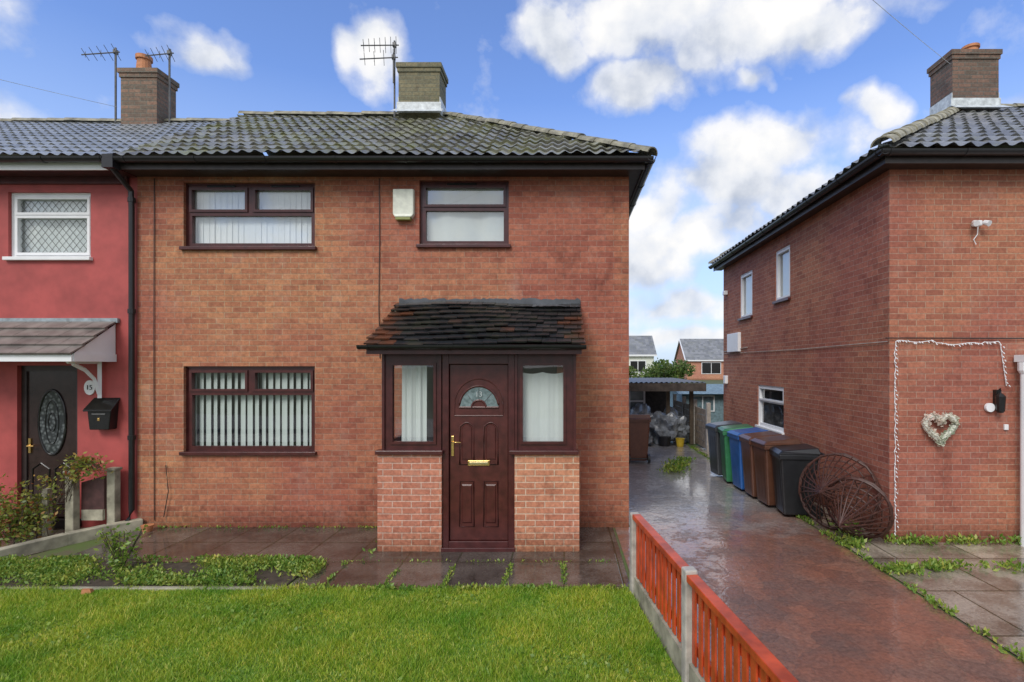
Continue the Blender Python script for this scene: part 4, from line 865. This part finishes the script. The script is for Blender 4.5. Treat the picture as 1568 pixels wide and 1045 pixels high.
clouds=[(-.67,.61,.085,.055),(-.37,.60,.06,.07),(.17,.68,.17,.06),(.36,.64,.18,.08),(.52,.66,.11,.06),(.17,.525,.12,.045),(.0,.60,.08,.05),
 (.40,.41,.17,.065),(.28,.325,.20,.07),(.17,.30,.13,.06),(.47,.32,.13,.06),(.24,.24,.18,.06),(.15,.19,.13,.05),(.26,.12,.20,.04),(.59,.49,.045,.03),(.37,.54,.035,.025),(.22,.06,.25,.03),(.88,.50,.05,.03),(.60,.86,.3,.12),(-1.3,.5,.25,.1),(1.35,.45,.25,.12)]
mask=None
for tx,tz,rx,rz in clouds:
    L=math.sqrt(1+tx*tx+tz*tz); c=Vector((tx,1,tz))/L
    s1_=nt.nodes.new("ShaderNodeVectorMath"); s1_.operation='SUBTRACT'; nt.links.new(wv.outputs[0],s1_.inputs[0]); s1_.inputs[1].default_value=c
    s2_=nt.nodes.new("ShaderNodeVectorMath"); s2_.operation='MULTIPLY'; nt.links.new(s1_.outputs[0],s2_.inputs[0]); a_=L**1.2; s2_.inputs[1].default_value=(a_/rx,a_/rx,a_/rz)
    ln=nt.nodes.new("ShaderNodeVectorMath"); ln.operation='LENGTH'; nt.links.new(s2_.outputs[0],ln.inputs[0])
    mr=nt.nodes.new("ShaderNodeMapRange"); mr.inputs[1].default_value=0; mr.inputs[2].default_value=1.5; mr.inputs[3].default_value=1; mr.inputs[4].default_value=0; nt.links.new(ln.outputs["Value"],mr.inputs[0])
    mask=mr.outputs[0] if mask is None else math_(nt,'MAXIMUM',mask,mr.outputs[0])
sp=nt.nodes.new("ShaderNodeSeparateXYZ"); nt.links.new(D_,sp.inputs[0])
mr=nt.nodes.new("ShaderNodeMapRange"); mr.inputs[1].default_value=.1; mr.inputs[2].default_value=-.3; mr.inputs[3].default_value=0; mr.inputs[4].default_value=.7; nt.links.new(sp.outputs[1],mr.inputs[0]); mask=math_(nt,'MAXIMUM',mask,mr.outputs[0])  # unseen cloud cover behind the camera, added to light the scene
def fb(off,d):
    a_=nt.nodes.new("ShaderNodeVectorMath"); a_.operation='ADD'; nt.links.new(D_,a_.inputs[0]); a_.inputs[1].default_value=off
    return noise(nt,a_.outputs[0],6,d,.56)
n1=fb((0,0,0),7); n2=fb((-.01,-.01,.05),3)
dens=math_(nt,'ADD',math_(nt,'MULTIPLY',mask,1.15),math_(nt,'MULTIPLY',math_(nt,'SUBTRACT',n1.outputs[0],.5),2.4))
cf=ramp(nt,dens,[(.20,0.),(.46,.4),(.66,.88),(.92,1.)]); cf.color_ramp.interpolation='LINEAR'
sh=math_(nt,'ADD',.56,math_(nt,'MULTIPLY',math_(nt,'SUBTRACT',n1.outputs[0],n2.outputs[0]),2.2))
ccol=ramp(nt,sh,[(.15,(.48/S,.54/S,.66/S)),(.5,(.82/S,.85/S,.91/S)),(.8,(1.02/S,1.01/S,1.0/S))])
tint=mix(nt,1,sky.outputs[0],(1.18,1.28,1.64),'MULTIPLY')
hz=ramp(nt,sp.outputs[2],[(.0,.85),(.12,.65),(.45,0.)]); skc=mix(nt,hz.outputs[0],tint,(.58,.72,.92) if False else (.58/S,.72/S,.92/S))
fin=mix(nt,cf.outputs[0],skc,ccol.outputs[0]); nt.links.new(fin,bg.inputs[0])
w.cycles.sampling_method='MANUAL'; w.cycles.sample_map_resolution=512
sun=bpy.data.lights.new("sun",'SUN'); sun.energy=2.2; sun.angle=math.radians(26); sun.color=(1,.96,.91)
so=link(bpy.data.objects.new("sun",sun))
sd_=Vector((math.sin(SUN_AZ)*math.cos(SUN_EL),math.cos(SUN_AZ)*math.cos(SUN_EL),math.sin(SUN_EL))); so.rotation_euler=(sd_).to_track_quat('Z','Y').to_euler(); so.location=(0,-5,15)
# ------------------------------------------------------------------ camera
cam=bpy.data.cameras.new("camera"); cam.sensor_width=36; cam.lens=800/1568*36; cam.shift_x=-80/1568; cam.shift_y=37.5/1568; cam.clip_end=3000; cam.clip_start=.05
co=link(bpy.data.objects.new("camera",cam)); co.location=(0,0,2.2); co.rotation_euler=(math.pi/2,0,0); scene.camera=co
scene.view_settings.view_transform='Standard'; scene.view_settings.look='None'; scene.view_settings.exposure=0
